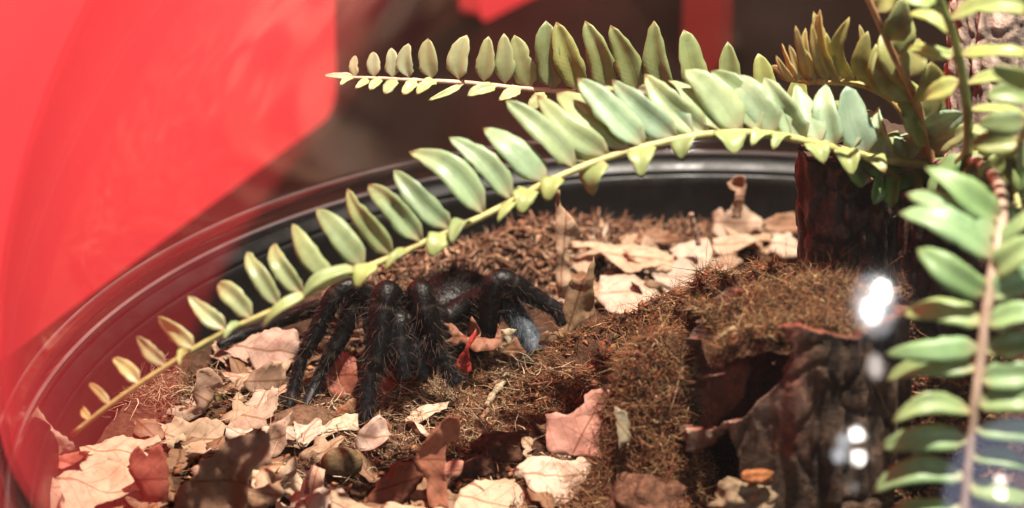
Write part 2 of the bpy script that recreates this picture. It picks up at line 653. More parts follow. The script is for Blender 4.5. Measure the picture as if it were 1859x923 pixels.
def H(x, y):
    x, y = np.asarray(x, float), np.asarray(y, float)
    b = -5.15 + 0.16 * fbm(x * 0.45, y * 0.45, 0, 3, 3)
    cz = np.interp(x, crest[:, 0], crest[:, 2]) + 0.05
    cyy = np.interp(x, crest[:, 0], crest[:, 1])
    dy = y - cyy
    w = np.where(dy < 0, np.exp(-(dy / 4.2) ** 2), np.exp(-(dy / 2.0) ** 2))
    w = w * np.clip((x + 9.2) / 3.0, 0, 1)
    m1 = np.maximum(cz + 5.15, 0) * w
    bz = np.interp(x, back[:, 0], back[:, 2])
    by = np.interp(x, back[:, 0], back[:, 1])
    m2 = np.maximum(bz + 5.1, 0) * np.exp(-((y - by) / 1.5) ** 2) * np.clip((x + 15) / 2.5, 0, 1) * np.clip((-1.5 - x) / 2, 0, 1)
    m1 = m1 * (1 + 0.10 * fbm(x * 0.8, y * 0.8, 5, 3, 9))
    m3 = 4.9 * np.exp(-((x + 3.0) / 1.55) ** 2 - ((y - 1.9) / np.where(y < 1.9, 1.75, 2.7)) ** 2) * (1 + 0.12 * fbm(x * 1.3, y * 1.3, 4, 3, 61))
    m1 = m1 * (1 + 0.16 * fbm(x * 1.7, y * 1.7, 2, 2, 44))
    return b + np.maximum(np.maximum(m1, m2), m3)


def ground(px, py, lift=0.0):
    z = -5.0
    for _ in range(25):
        p = atz(px, py, z)
        z = 0.5 * z + 0.5 * float(H(p[0], p[1]))
    p = atz(px, py, z + lift)
    return p


nx = 210
gx = np.linspace(-20.7, 20.7, nx)
X, Y = np.meshgrid(gx, gx, indexing='ij')
r = np.hypot(X, Y)
rs = np.maximum(np.maximum(np.abs(X), np.abs(Y)), 1e-6)
X2, Y2 = X * rs / np.maximum(r, 1e-6), Y * rs / np.maximum(r, 1e-6)          # square grid mapped to the disc
Z = H(X2, Y2) + (0.10 + 0.16 * np.clip((H(X2, Y2) + 4.8) / 1.0, 0, 1)) * fbm(X2 * 1.8, Y2 * 1.8, 0, 4, 21) - 0.08
mk('soil', np.stack([X2, Y2, Z], -1).reshape(-1, 3), gridfaces(nx, nx)[:, ::-1], M_SOIL, kind='structure', origin=(0, 0, -5.2))


# ------------------------------------------------------------------ fibres and moss (uncountable strands)
def strands(name, P, Dn, L, Rr, colr, parent=None, seg=4, bendamp=0.35, mat=None, label=None, cat=None, kind='stuff', droop=0.0, ns=3):
    n = len(P)
    t = np.linspace(0, 1, seg + 1)
    Dn = Dn / (np.linalg.norm(Dn, axis=1)[:, None] + 1e-9)
    rv = rng.normal(size=(n, 3))
    side = np.cross(Dn, rv)
    side /= np.linalg.norm(side, axis=1)[:, None] + 1e-9
    side2 = np.cross(Dn, side)
    b1 = rng.normal(size=n) * bendamp
    b2 = rng.normal(size=n) * bendamp * 0.6
    C = P[:, None] + Dn[:, None] * (L[:, None] * t)[..., None] + side[:, None] * ((L * b1)[:, None] * t * t)[..., None] + side2[:, None] * ((L * b2)[:, None] * np.sin(t * 4.2) * 0.5)[..., None]
    C[..., 2] -= droop * (L[:, None] * t * t)
    tap = (1 - 0.75 * t)
    th = np.arange(ns) * 2 * math.pi / ns
    off = side[:, None, None] * np.cos(th)[None, None, :, None] + side2[:, None, None] * np.sin(th)[None, None, :, None]
    V = C[:, :, None] + off * (Rr[:, None] * tap)[..., None, None]
    V = V.reshape(-1, 3)
    base = np.arange(n) * (seg + 1) * ns
    q = []
    for i in range(seg):
        for j in range(ns):
            k = (j + 1) % ns
            q.append(np.stack([base + i * ns + j, base + i * ns + k, base + (i + 1) * ns + k, base + (i + 1) * ns + j], 1))
    F = np.concatenate(q)
    colv = np.repeat(colr, (seg + 1) * ns, axis=0)
    return mk(name, V, F, mat or M_FIBRE, parent=parent, col=colv, label=label, cat=cat, kind=kind)


def palette(n, cols, w, var=0.25):
    c = np.array(cols)[rng.choice(len(cols), n, p=np.array(w) / sum(w))]
    return np.clip(c * (1 + rng.normal(size=(n, 1)) * var), 0.004, 0.9)


COIR = [(0.060, 0.024, 0.011), (0.16, 0.064, 0.026), (0.24, 0.115, 0.050), (0.42, 0.27, 0.14), (0.095, 0.066, 0.020), (0.19, 0.045, 0.022)]

# moss ridge between the spider and the bark
n = 36000
px = rng.uniform(-9.5, 9, n)
tt = rng.uniform(0, 1, n)
cyy = np.interp(px, crest[:, 0], crest[:, 1])
py = cyy + np.where(rng.uniform(size=n) < 0.22, rng.uniform(0, 1.6, n), -np.abs(rng.normal(size=n)) * 3.4)
e_ = rng.uniform(size=n) < 0.30
px = np.where(e_, -3.4 + rng.normal(size=n) * 1.6, px)
py = np.where(e_, 0.6 + rng.normal(size=n) * 1.9, py)
keep = (py > -3) & (e_ | (fbm(px * 1.1, py * 1.1, 0, 3, 5) > rng.normal(size=n) * 0.25 - 0.15)) & ~((px < -7) & (py < 2))
px, py = px[keep], py[keep]
n = len(px)
P = np.stack([px, py, H(px, py) - 0.05 + rng.uniform(0, 0.18, n)], 1)
Dn = rng.normal(size=(n, 3)) * [1, 1, 0.28]
L = rng.uniform(0.14, 0.6, n) * np.where(rng.uniform(size=n) < 0.06, 2.0, 1)
w = [3, 5, 3.5, 1.6, 0.8, 2]
strands('moss_fibre', P, Dn, L, rng.uniform(0.010, 0.026, n), palette(n, COIR, w), label='tangled brown moss and coir fibre heaped before the bark', cat='moss', bendamp=0.9)

# crumbs of coir and bark among the fibres
n = 9000
px = rng.uniform(-9.5, 8, n)
cyy = np.interp(px, crest[:, 0], crest[:, 1])
py = cyy + np.where(rng.uniform(size=n) < 0.25, rng.uniform(0, 1.6, n), -np.abs(rng.normal(size=n)) * 3.6)
px = np.concatenate([px, rng.uniform(-19, -7, 3500)])
py = np.concatenate([py, rng.uniform(-2.5, 10, 3500)])
keep = (py > -3) & (np.hypot(px, py) < 20)
px, py = px[keep], py[keep]
n = len(px)
P = np.stack([px, py, H(px, py) + rng.uniform(-0.06, 0.10, n)], 1)
sz = 0.03 + 0.16 * rng.uniform(size=n) ** 3
bv = rng.normal(size=(n, 6, 3)) * 0.12 + np.array([(1.3, 0, 0), (-1.3, 0, 0), (0, 0.8, 0), (0, -0.8, 0), (0, 0, 0.45), (0, 0, -0.45)])
an = rng.uniform(0, 6.28, n)
bw = np.stack([bv[..., 0] * np.cos(an)[:, None] - bv[..., 1] * np.sin(an)[:, None], bv[..., 0] * np.sin(an)[:, None] + bv[..., 1] * np.cos(an)[:, None], bv[..., 2] + bv[..., 0] * rng.normal(size=(n, 1)) * 0.3], -1)
V = (P[:, None] + bw * sz[:, None, None]).reshape(-1, 3)
tri = np.array([(0, 2, 4), (2, 1, 4), (1, 3, 4), (3, 0, 4), (2, 0, 5), (1, 2, 5), (3, 1, 5), (0, 3, 5)])
F = (np.arange(n)[:, None, None] * 6 + tri).reshape(-1, 3)
mk('coir_crumbs', V, F, M_FIBRE, smooth=False, col=np.repeat(palette(n, COIR, [5, 5, 1.5, 0.4, 1.2, 1.5]), 6, axis=0), kind='stuff', label='loose brown coir crumbs between the moss fibres', cat='coir')

# coarse husk heap at the back of the tray, behind the tarantula
n = 3600
bx = rng.uniform(-14.6, -1.5, n)
byy = np.interp(bx, back[:, 0], back[:, 1]) + rng.normal(size=n) * 1.3 - 0.6
keep = np.hypot(bx, byy) < 20.0
bx, byy = bx[keep], byy[keep]
n = len(bx)
P = np.stack([bx, byy, H(bx, byy) + rng.uniform(-0.05, 0.25, n)], 1)
Dn = rng.normal(size=(n, 3)) * [1, 1, 0.5] + [0, 0, 0.1]
strands('coir_husk', P, Dn, rng.uniform(0.2, 0.6, n), rng.uniform(0.05, 0.14, n), palette(n, [(0.22, 0.115, 0.065), (0.15, 0.070, 0.038), (0.32, 0.20, 0.125), (0.08, 0.036, 0.020)], [3, 3, 2, 2]), label='coarse coir husk heaped along the back of the tray behind the tarantula', cat='coir', bendamp=0.6)

# thin straw on the litter around the spider's feet and at the left
P_, D_, C_ = [], [], []
for (cx, cyp, sx, sy, m) in [(270, 715, 60, 16, 330), (330, 700, 50, 22, 160), (760, 720, 90, 28, 900), (620, 760, 60, 25, 260), (930, 660, 70, 30, 900), (700, 800, 60, 26, 260), (480, 700, 80, 30, 160), (900, 780, 70, 40, 600), (560, 850, 120, 30, 120)]:
    for _ in range(m):
        g = ground(cx + random.gauss(0, sx * 0.6), cyp + random.gauss(0, sy * 0.6), 0.05 + random.random() * 0.25) if _ % 4 == 0 else P_[-1] + rng.normal(size=3) * [0.4, 0.4, 0.06]
        P_.append(g)
P = np.array(P_)
P[:, 2] = np.maximum(P[:, 2], H(P[:, 0], P[:, 1]) - 0.02)
n = len(P)
Dn = rng.normal(size=(n, 3)) * [1, 1, 0.35]
strands('straw', P, Dn, rng.uniform(0.3, 1.1, n), rng.uniform(0.010, 0.022, n), palette(n, [(0.42, 0.28, 0.17), (0.20, 0.10, 0.05), (0.10, 0.045, 0.02), (0.55, 0.42, 0.28)], [2, 3, 2, 1]), label='fine straw and root fibres scattered over the soil', cat='straw', bendamp=0.4)


# ------------------------------------------------------------------ dry leaves
def inside(poly, pts):
    x, y = pts[:, 0], pts[:, 1]
    r = np.zeros(len(pts), bool)
    n = len(poly)
    for i in range(n):
        x0, y0 = poly[i]
        x1, y1 = poly[(i + 1) % n]
        c = ((y0 > y) != (y1 > y)) & (x < (x1 - x0) * (y - y0) / (y1 - y0 + 1e-12) + x0)
        r ^= c
    return r


def densify(poly, step, jit):
    out = []
    n = len(poly)
    for i in range(n):
        a, b = poly[i], poly[(i + 1) % n]
        L = np.linalg.norm(b - a)
        k = max(1, int(L / step))
        d = (b - a) / (L + 1e-9)
        nn = np.array([-d[1], d[0]])
        for j in range(k):
            p = a + (b - a) * j / k
            out.append(p + nn * jit * ((1.1 if (len(out) % 2) else -0.7) + rng.normal() * 1.1) * (1 if j else 0.4))
    return np.array(out)


def leaf_mesh(poly2, curl=0.0, wave=0.12, rim=0.0, axis=0.0, step=0.13, jit=0.022, seed=0, fold=0.0):
    """2-D outline in cm -> curved sheet: local coords (a, b, height) and uv along the midrib"""
    poly = densify(np.asarray(poly2, float), step, jit)
    lo, hi = poly.min(0), poly.max(0)
    g = max(step * 1.3, 0.5 * math.sqrt(max((hi[0] - lo[0]) * (hi[1] - lo[1]), 0.01)) / 7)
    gx, gy = np.meshgrid(np.arange(lo[0] + g / 2, hi[0], g), np.arange(lo[1] + g / 2, hi[1], g * 0.9))
    gx = gx + (np.arange(gx.shape[0]) % 2)[:, None] * g / 2
    pts = np.stack([gx.ravel(), gy.ravel()], 1) + rng.normal(size=(gx.size, 2)) * g * 0.1
    pts = pts[inside(poly, pts)]
    if len(pts):
        d = np.min(np.linalg.norm(pts[:, None] - poly[None], axis=2), axis=1)
        pts = pts[d > g * 0.45]
    allp = np.vstack([poly, pts]) if len(pts) else poly
    n = len(poly)
    res = geometry.delaunay_2d_cdt([Vector(p) for p in allp], [(i, (i + 1) % n) for i in range(n)], [list(range(n))], 1, 1e-6)
    vv = np.array([tuple(p) for p in res[0]])
    ff = [tuple(t) for t in res[2]]
    c = vv.mean(0)
    ca, sa = math.cos(axis), math.sin(axis)
    u = (vv[:, 0] - c[0]) * ca + (vv[:, 1] - c[1]) * sa
    v = -(vv[:, 0] - c[0]) * sa + (vv[:, 1] - c[1]) * ca
    h = curl * v * v + fold * np.abs(v)
    d = np.min(np.linalg.norm(vv[:, None] - poly[None], axis=2), axis=1)
    h = h + rim * np.exp(-d / 0.25) + wave * 1.8 * fbm(vv[:, 0] * 0.9 + seed * 7.3, vv[:, 1] * 0.9, seed, 3, seed) + 0.03 * fbm(vv[:, 0] * 3.1, vv[:, 1] * 3.1, seed, 2, seed + 3)
    return vv, h, ff, np.stack([u, v], 1)


def leaf_px(label, poly, anchor, normal, tint, lift=0.15, curl=0.0, wave=0.12, rim=0.0, axis=0.0, group='dry leaves in the litter', name='dry_leaf', thick=0.016, depth=None, fold=0.0, jit=0.017):
    n = unit(normal)
    P = ground(*anchor, lift) if depth is None else atY(*anchor, depth)
    e1 = unit(np.cross([0, 1, 0.001], n)) if abs(n[1]) < 0.9 else np.array([1.0, 0, 0])
    e1 = unit(e1 - (e1 @ n) * n)
    e2 = np.cross(n, e1)
    Q = np.array([atplane(x, y, P, n) for (x, y) in poly])
    p2 = np.stack([(Q - P) @ e1, (Q - P) @ e2], 1)
    if np.sum(p2[:, 0] * np.roll(p2[:, 1], -1) - p2[:, 1] * np.roll(p2[:, 0], -1)) < 0:
        p2 = p2[::-1]
    vv, h, ff, uv = leaf_mesh(p2, curl, wave, rim, axis, seed=random.randint(0, 999), fold=fold, jit=jit)
    W = P + vv[:, :1] * e1 + vv[:, 1:] * e2 + h[:, None] * n
    return mk(name, W, ff, M_LEAF, uv=uv, thick=thick, label=label, cat='leaf', group=group, tint=tint)


TAN, PALE, PINK, BROWN = (0.46, 0.32, 0.205), (0.56, 0.43, 0.29), (0.50, 0.34, 0.24), (0.22, 0.12, 0.065)
RED, RUST, OLIVE, GREY = (0.48, 0.055, 0.04), (0.36, 0.12, 0.07), (0.30, 0.21, 0.12), (0.50, 0.40, 0.31)
UP, FACE = (0, 0, 1), (0, -0.95, 0.3)

LEAVES = [
 ('pale pink leaf leaning upright against the far left tray wall', [(69, 737), (80, 754), (92, 772), (112, 790), (132, 802), (136, 816), (110, 825), (83, 827), (66, 842), (52, 830), (51, 793), (55, 763)], (66, 842), (0.35, -0.85, 0.35), PINK, dict(lift=0.9, curl=0.05)),
 ('rolled red leaf edge below the pink leaf at far left', [(66, 842), (77, 830), (113, 828), (144, 821), (166, 821), (147, 836), (123, 851), (92, 859), (64, 855)], (100, 855), (0.1, -0.8, 0.6), (0.55, 0.16, 0.10), dict(lift=0.5, rim=0.15)),
 ('broad pinkish leaf in the lower left corner of the tray', [(31, 855), (55, 844), (92, 861), (107, 876), (115, 900), (117, 935), (70, 935), (46, 907), (25, 873)], (80, 900), (-0.25, -0.45, 0.85), PINK, dict(lift=0.6, curl=-0.06)),
 ('pale tan leaf with dark vein left of the jagged red shadow', [(144, 812), (184, 799), (224, 789), (254, 799), (288, 799), (294, 812), (262, 822), (239, 836), (227, 855), (196, 830), (172, 824), (147, 821)], (220, 815), (0.05, -0.25, 0.95), PALE, dict(lift=0.45)),
 ('large pale leaf with pointed tip at the bottom left', [(144, 855), (172, 830), (208, 839), (233, 855), (261, 893), (202, 910), (172, 919), (165, 940), (110, 940), (101, 873), (153, 867)], (180, 880), (0.1, -0.3, 0.95), PALE, dict(lift=0.5, curl=0.03)),
 ('dark red jagged leaf standing in shade at the bottom left', [(233, 852), (236, 824), (251, 807), (258, 818), (267, 830), (272, 815), (276, 812), (288, 808), (297, 824), (307, 855), (306, 935), (275, 935), (261, 898), (245, 873)], (270, 900), (0.15, -0.95, 0.25), (0.30, 0.08, 0.05), dict(lift=0.3)),  # leaf-shaped sheet in the dark red of the frond's cast shadow
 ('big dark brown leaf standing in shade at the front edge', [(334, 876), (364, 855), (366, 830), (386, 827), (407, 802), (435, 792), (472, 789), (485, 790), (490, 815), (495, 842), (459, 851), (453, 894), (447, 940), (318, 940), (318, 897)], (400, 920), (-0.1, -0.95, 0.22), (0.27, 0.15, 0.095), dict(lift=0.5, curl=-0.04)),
 ('tan leaf with upturned rounded tip beside the spider feet', [(398, 790), (423, 760), (444, 750), (472, 741), (484, 726), (489, 712), (495, 701), (504, 710), (506, 722), (504, 735), (496, 756), (484, 763), (484, 775), (447, 786), (423, 790)], (440, 780), (0.15, -0.72, 0.65), PINK, dict(lift=0.3, curl=0.08)),
 ('pink leaf with tall curled point beside the brown clod', [(493, 775), (515, 763), (525, 754), (533, 746), (528, 765), (521, 784), (521, 805), (508, 824), (484, 836), (480, 800)], (500, 820), (-0.2, -0.75, 0.6), PINK, dict(lift=0.3, curl=0.15)),
 ('flat veined tan leaf with a torn hole at left', [(300, 769), (318, 760), (346, 772), (377, 766), (401, 769), (412, 778), (395, 805), (367, 830), (331, 818), (300, 809)], (350, 795), (0.05, -0.3, 0.95), TAN, dict(lift=0.35)),
 ('curled strip of leaf standing up left of the spider', [(358, 671), (377, 666), (390, 675), (401, 686), (406, 703), (389, 704), (386, 729), (367, 753), (340, 767), (318, 760), (312, 741), (334, 747), (358, 738), (349, 720), (355, 695)], (345, 760), (0.25, -0.9, 0.4), (0.50, 0.32, 0.22), dict(lift=0.15, curl=0.18, rim=0.1)),
 ('pale lit leaf edge beside the dark front leaf', [(453, 885), (459, 851), (475, 851), (484, 867), (510, 850), (536, 836), (539, 851), (496, 879), (472, 888)], (490, 870), (0, -0.3, 0.95), PALE, dict(lift=0.45)),
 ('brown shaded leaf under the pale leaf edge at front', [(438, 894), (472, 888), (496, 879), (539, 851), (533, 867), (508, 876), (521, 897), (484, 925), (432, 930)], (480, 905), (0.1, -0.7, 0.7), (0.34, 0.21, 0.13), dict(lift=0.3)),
 ('pale strip of leaf under the front foot of the spider', [(536, 793), (556, 783), (576, 775), (606, 766), (650, 758), (652, 780), (620, 784), (594, 790), (564, 805), (550, 815)], (590, 790), (0.1, -0.25, 0.96), (0.68, 0.54, 0.38), dict(lift=0.25)),
 ('thin purple-red leaf stalk standing beside the round nut', [(552, 896), (554, 867), (570, 842), (577, 848), (567, 876), (560, 897)], (556, 892), (0, -0.9, 0.4), (0.28, 0.10, 0.09), dict(lift=0.2)),
 ('crumpled pale pink leaf in front of the foremost foot', [(642, 804), (653, 790), (676, 775), (687, 770), (700, 776), (710, 793), (700, 814), (679, 819), (650, 819)], (675, 812), (0.1, -0.5, 0.85), (0.64, 0.45, 0.36), dict(lift=0.3, wave=0.3, rim=0.1)),
 ('small bright red leaf flap on the crumpled pink leaf', [(672, 788), (680, 770), (687, 752), (697, 760), (709, 772), (706, 790), (690, 793)], (690, 792), (0.1, -0.85, 0.4), (0.42, 0.15, 0.10), dict(lift=0.5)),
 ('pale oval leaf lying on fibre in front of the spider', [(733, 764), (747, 746), (768, 737), (795, 731), (816, 731), (811, 743), (784, 756), (758, 771), (739, 770)], (770, 755), (0.05, -0.3, 0.95), (0.66, 0.48, 0.35), dict(lift=0.25, axis=0.3, wave=0.06)),
 ('tall rust-red leaf standing in the front centre', [(750, 835), (768, 804), (782, 785), (800, 766), (816, 751), (834, 756), (836, 780), (834, 798), (811, 809), (808, 827), (808, 864), (811, 885), (815, 925), (779, 922), (771, 864), (758, 851)], (795, 918), (0.05, -0.95, 0.3), (0.44, 0.17, 0.10), dict(lift=0.15, curl=0.04)),
 ('dark maroon leaf slanting left of the rust-red leaf', [(655, 920), (672, 890), (687, 869), (716, 840), (753, 838), (768, 864), (747, 888), (724, 914)], (700, 910), (-0.2, -0.8, 0.5), (0.20, 0.07, 0.04), dict(lift=0.2)),
 ('small red leaf with white edge right of the rust leaf', [(808, 843), (829, 835), (845, 838), (842, 856), (832, 868), (821, 864), (811, 882), (805, 864)], (820, 868), (-0.1, -0.85, 0.5), (0.60, 0.28, 0.20), dict(lift=0.6)),
 ('cream leaf at the bottom edge below the pale pink leaf', [(826, 918), (837, 890), (863, 877), (900, 873), (934, 867), (952, 885), (980, 901), (992, 915), (992, 945), (820, 945)], (910, 905), (0.1, -0.3, 0.95), PALE, dict(lift=0.3)),
 ('broad cream leaf with red tip below the pink folded leaf', [(937, 848), (958, 832), (983, 830), (1004, 835), (1035, 844), (1056, 836), (1071, 824), (1105, 836), (1124, 836), (1124, 844), (1102, 851), (1081, 882), (1068, 894), (1053, 894), (1022, 911), (1007, 907), (986, 899), (961, 885), (952, 861)], (1030, 880), (0.1, -0.4, 0.9), (0.68, 0.50, 0.37), dict(lift=0.35, axis=0.1)),
 ('pink folded leaf standing on the moss at front right', [(993, 755), (1013, 752), (1032, 756), (1050, 744), (1062, 732), (1061, 718), (1075, 710), (1102, 707), (1118, 716), (1125, 726), (1124, 741), (1117, 778), (1114, 818), (1099, 832), (1071, 830), (1032, 828), (998, 822), (993, 793)], (1060, 830), (-0.1, -0.78, 0.6), (0.58, 0.28, 0.21), dict(lift=0.3, curl=0.10, axis=1.0)),
 ('greenish grey leaf back behind the pink folded leaf', [(1118, 738), (1136, 748), (1143, 769), (1138, 799), (1116, 816)], (1128, 812), (0.5, -0.8, 0.3), (0.33, 0.28, 0.18), dict(lift=0.25)),
 ('torn tan leaf lying along the bottom edge centre', [(690, 945), (700, 908), (740, 912), (775, 918), (800, 915), (830, 920), (835, 945)], (760, 925), (0, -0.2, 0.97), PALE, dict(lift=0.3)),
 ('tan leaf scrap on the bottom edge below the maroon leaf', [(600, 945), (600, 895), (640, 905), (690, 920), (700, 945)], (645, 920), (0.1, -0.3, 0.95), TAN, dict(lift=0.35)),
 ('greyish leaf scrap on the bottom edge below the nut', [(520, 945), (545, 905), (580, 888), (620, 892), (635, 905), (610, 945)], (570, 915), (0, -0.3, 0.95), GREY, dict(lift=0.3)),
 ('olive brown torn oak leaf standing right of the tarantula', [(1078, 463), (1081, 477), (1079, 510), (1079, 539), (1078, 573), (1055, 587), (1030, 612), (990, 629), (976, 626), (986, 605), (1013, 598), (1027, 592), (1025, 570), (1023, 553), (1026, 542), (1031, 530), (1033, 511), (1044, 502), (1050, 508), (1064, 502), (1069, 485)], (1030, 612), (-0.1, -0.97, 0.2), (0.30, 0.20, 0.115), dict(depth=7.3, curl=0.03, axis=1.3)),
 ('bright red leaf sliver hanging in front of the tarantula', [(864, 595), (862, 612), (850, 629), (852, 652), (857, 674), (844, 678), (827, 666), (833, 646), (844, 626), (852, 609)], (845, 675), (0.2, -0.95, 0.2), (0.50, 0.055, 0.042), dict(depth=6.2, curl=0.3, axis=1.2)),
 ('crumbled brown leaf with ragged points below the spider leg', [(807, 587), (819, 587), (833, 601), (847, 611), (852, 590), (858, 573), (865, 585), (872, 595), (874, 612), (900, 614), (903, 600), (906, 587), (911, 598), (914, 618), (900, 634), (869, 638), (855, 632), (844, 622), (819, 630), (802, 621), (821, 612)], (860, 635), (0, -0.9, 0.4), (0.34, 0.15, 0.09), dict(depth=7.0, wave=0.3)),
 ('pale triangular leaf chip beside the crumbled brown leaf', [(908, 598), (938, 598), (930, 615), (923, 630)], (923, 630), (0.1, -0.9, 0.3), (0.50, 0.42, 0.28), dict(depth=7.1)),
 ('small brown leaf piece right of the pale leaf chip', [(915, 640), (930, 618), (938, 610), (948, 628), (958, 645), (930, 648)], (935, 645), (0, -0.9, 0.4), (0.28, 0.14, 0.075), dict(depth=7.0)),
 ('tall tan leaf with a pointed stalk standing at the back', [(1010, 345), (1016, 345), (1020, 376), (1037, 393), (1048, 408), (1056, 424), (1051, 434), (1037, 436), (1034, 446), (1022, 458), (1034, 475), (1037, 508), (1030, 545), (1012, 540), (1009, 497), (1009, 420)], (1020, 540), (0.25, -0.95, 0.1), (0.56, 0.39, 0.26), dict(depth=12.5, curl=0.1, axis=1.5, jit=0.008)),
 ('long curled tan leaf lying flat beside the pointed leaf', [(1037, 446), (1082, 448), (1133, 441), (1161, 452), (1200, 458), (1225, 463), (1222, 478), (1190, 490), (1161, 497), (1136, 499), (1110, 480), (1082, 461), (1043, 458)], (1130, 480), (0.0, -0.35, 0.93), (0.60, 0.43, 0.29), dict(lift=0.75, rim=0.18)),
 ('pale leaf on the back litter left of the moss crest', [(1090, 505), (1120, 500), (1150, 500), (1190, 520), (1210, 545), (1185, 560), (1150, 572), (1110, 566), (1085, 540)], (1150, 540), (0.05, -0.25, 0.95), (0.60, 0.47, 0.36), dict(lift=0.5)),
 ('greyish tan leaf in the middle of the back litter', [(1180, 500), (1225, 480), (1270, 470), (1290, 500), (1265, 525), (1230, 535), (1195, 525)], (1235, 505), (-0.1, -0.3, 0.95), GREY, dict(lift=0.6)),
 ('pinkish leaf just behind the moss crest', [(1186, 566), (1198, 545), (1212, 530), (1240, 532), (1236, 555), (1205, 580)], (1212, 570), (0.2, -0.8, 0.55), (0.60, 0.40, 0.30), dict(lift=0.5)),
 ('thick edged oval tan leaf at the back centre', [(1130, 450), (1192, 457), (1222, 470), (1228, 483), (1210, 490), (1178, 486), (1140, 470)], (1180, 480), (0, -0.45, 0.9), (0.64, 0.46, 0.31), dict(lift=0.9, rim=-0.1)),
 ('pale wavy leaf on top of the back leaf pile', [(1291, 379), (1308, 376), (1316, 393), (1330, 380), (1344, 373), (1358, 379), (1375, 390), (1392, 404), (1375, 418), (1347, 427), (1308, 432), (1294, 421), (1296, 401)], (1340, 425), (0.0, -0.65, 0.75), (0.58, 0.44, 0.32), dict(lift=0.5, wave=0.25)),
 ('leaf with upright crooked stalk at the back rim', [(1319, 331), (1342, 315), (1354, 317), (1354, 342), (1349, 370), (1345, 395), (1328, 395), (1332, 365), (1336, 345), (1325, 341)], (1336, 395), (0, -0.97, 0.2), (0.50, 0.34, 0.23), dict(depth=16.5)),
 ('tan leaf tucked under the back leaf pile', [(1294, 435), (1325, 432), (1361, 430), (1380, 440), (1347, 456), (1319, 464), (1294, 458)], (1335, 450), (0, -0.4, 0.9), (0.60, 0.45, 0.31), dict(lift=0.6)),
 ('pale leaf against the dark stump at the back', [(1401, 427), (1432, 418), (1455, 441), (1455, 468), (1420, 473), (1398, 460)], (1428, 465), (0.1, -0.6, 0.8), (0.62, 0.50, 0.38), dict(lift=0.5)),
 ('wide pale leaf before the back leaf pile', [(1215, 458), (1240, 446), (1285, 435), (1295, 455), (1288, 480), (1263, 496), (1234, 522), (1209, 495), (1234, 480)], (1255, 485), (-0.1, -0.4, 0.9), (0.60, 0.49, 0.37), dict(lift=0.7)),
 ('dark brown arched leaf by the back tray wall', [(1150, 440), (1165, 425), (1189, 413), (1215, 425), (1236, 440), (1223, 446), (1161, 446)], (1190, 444), (0, -0.75, 0.65), (0.30, 0.16, 0.09), dict(lift=0.3, curl=-0.1)),
 ('grey brown leaf half hidden by the moss crest', [(1290, 465), (1330, 458), (1350, 475), (1320, 500), (1285, 512), (1275, 490)], (1312, 495), (0, -0.5, 0.85), (0.42, 0.29, 0.20), dict(lift=0.45)),
 ('brown leaf behind the wavy leaf at the back', [(1385, 400), (1410, 388), (1440, 385), (1462, 400), (1450, 420), (1410, 425), (1390, 415)], (1425, 420), (0, -0.7, 0.7), (0.38, 0.22, 0.13), dict(lift=0.4)),
 ('pale leaf behind the left feet of the tarantula', [(405, 640), (440, 630), (470, 610), (500, 620), (490, 650), (450, 664), (425, 655)], (450, 655), (0.1, -0.4, 0.9), (0.50, 0.34, 0.25), dict(lift=0.3)),
 ('pinkish wavy leaf left of the tarantula legs', [(450, 640), (480, 600), (500, 590), (540, 606), (545, 640), (505, 684), (470, 690)], (500, 680), (0.1, -0.6, 0.8), (0.55, 0.37, 0.29), dict(lift=0.2, wave=0.3)),
 ('rolled brown leaf beside the leftmost standing leg', [(440, 695), (460, 672), (485, 660), (512, 660), (522, 690), (500, 722), (460, 722)], (485, 718), (0.2, -0.8, 0.55), (0.32, 0.20, 0.13), dict(lift=0.15, curl=0.3, axis=0.4)),
 ('red brown leaf between the left legs of the tarantula', [(590, 695), (598, 660), (625, 640), (655, 660), (652, 705), (610, 726)], (625, 715), (0.0, -0.6, 0.75), (0.38, 0.12, 0.075), dict(lift=0.1)),
 ('orange brown leaf behind the foremost foot', [(608, 764), (612, 742), (640, 722), (660, 735), (655, 762), (630, 772)], (632, 768), (0.2, -0.8, 0.5), (0.36, 0.17, 0.08), dict(lift=0.1)),
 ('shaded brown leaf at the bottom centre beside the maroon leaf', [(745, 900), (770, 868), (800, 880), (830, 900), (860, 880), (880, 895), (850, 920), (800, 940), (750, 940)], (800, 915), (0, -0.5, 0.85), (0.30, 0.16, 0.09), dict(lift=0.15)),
]
MARKS = []
for (lab, poly, anc, nrm, tint, kw) in LEAVES:
    cut = lab
    for wd_ in (' lying', ' standing', ' leaning', ' at ', ' in ', ' beside', ' below', ' under', ' behind', ' along', ' left', ' right', ' between', ' before', ' half', ' tucked', ' hanging', ' slanting', ' against', ' just', ' on ', ' with ', ' by '):
        if wd_ in cut: cut = cut[:cut.index(wd_)]
    pm = np.array(poly).mean(0)
    MARKS.append((pm[0], pm[1], cut))
    kw.setdefault('curl', random.gauss(0, 0.07))
    kw.setdefault('rim', random.gauss(0.04, 0.07))
    leaf_px(lab, poly, anc, nrm, np.array(tint) * 0.88, **kw)


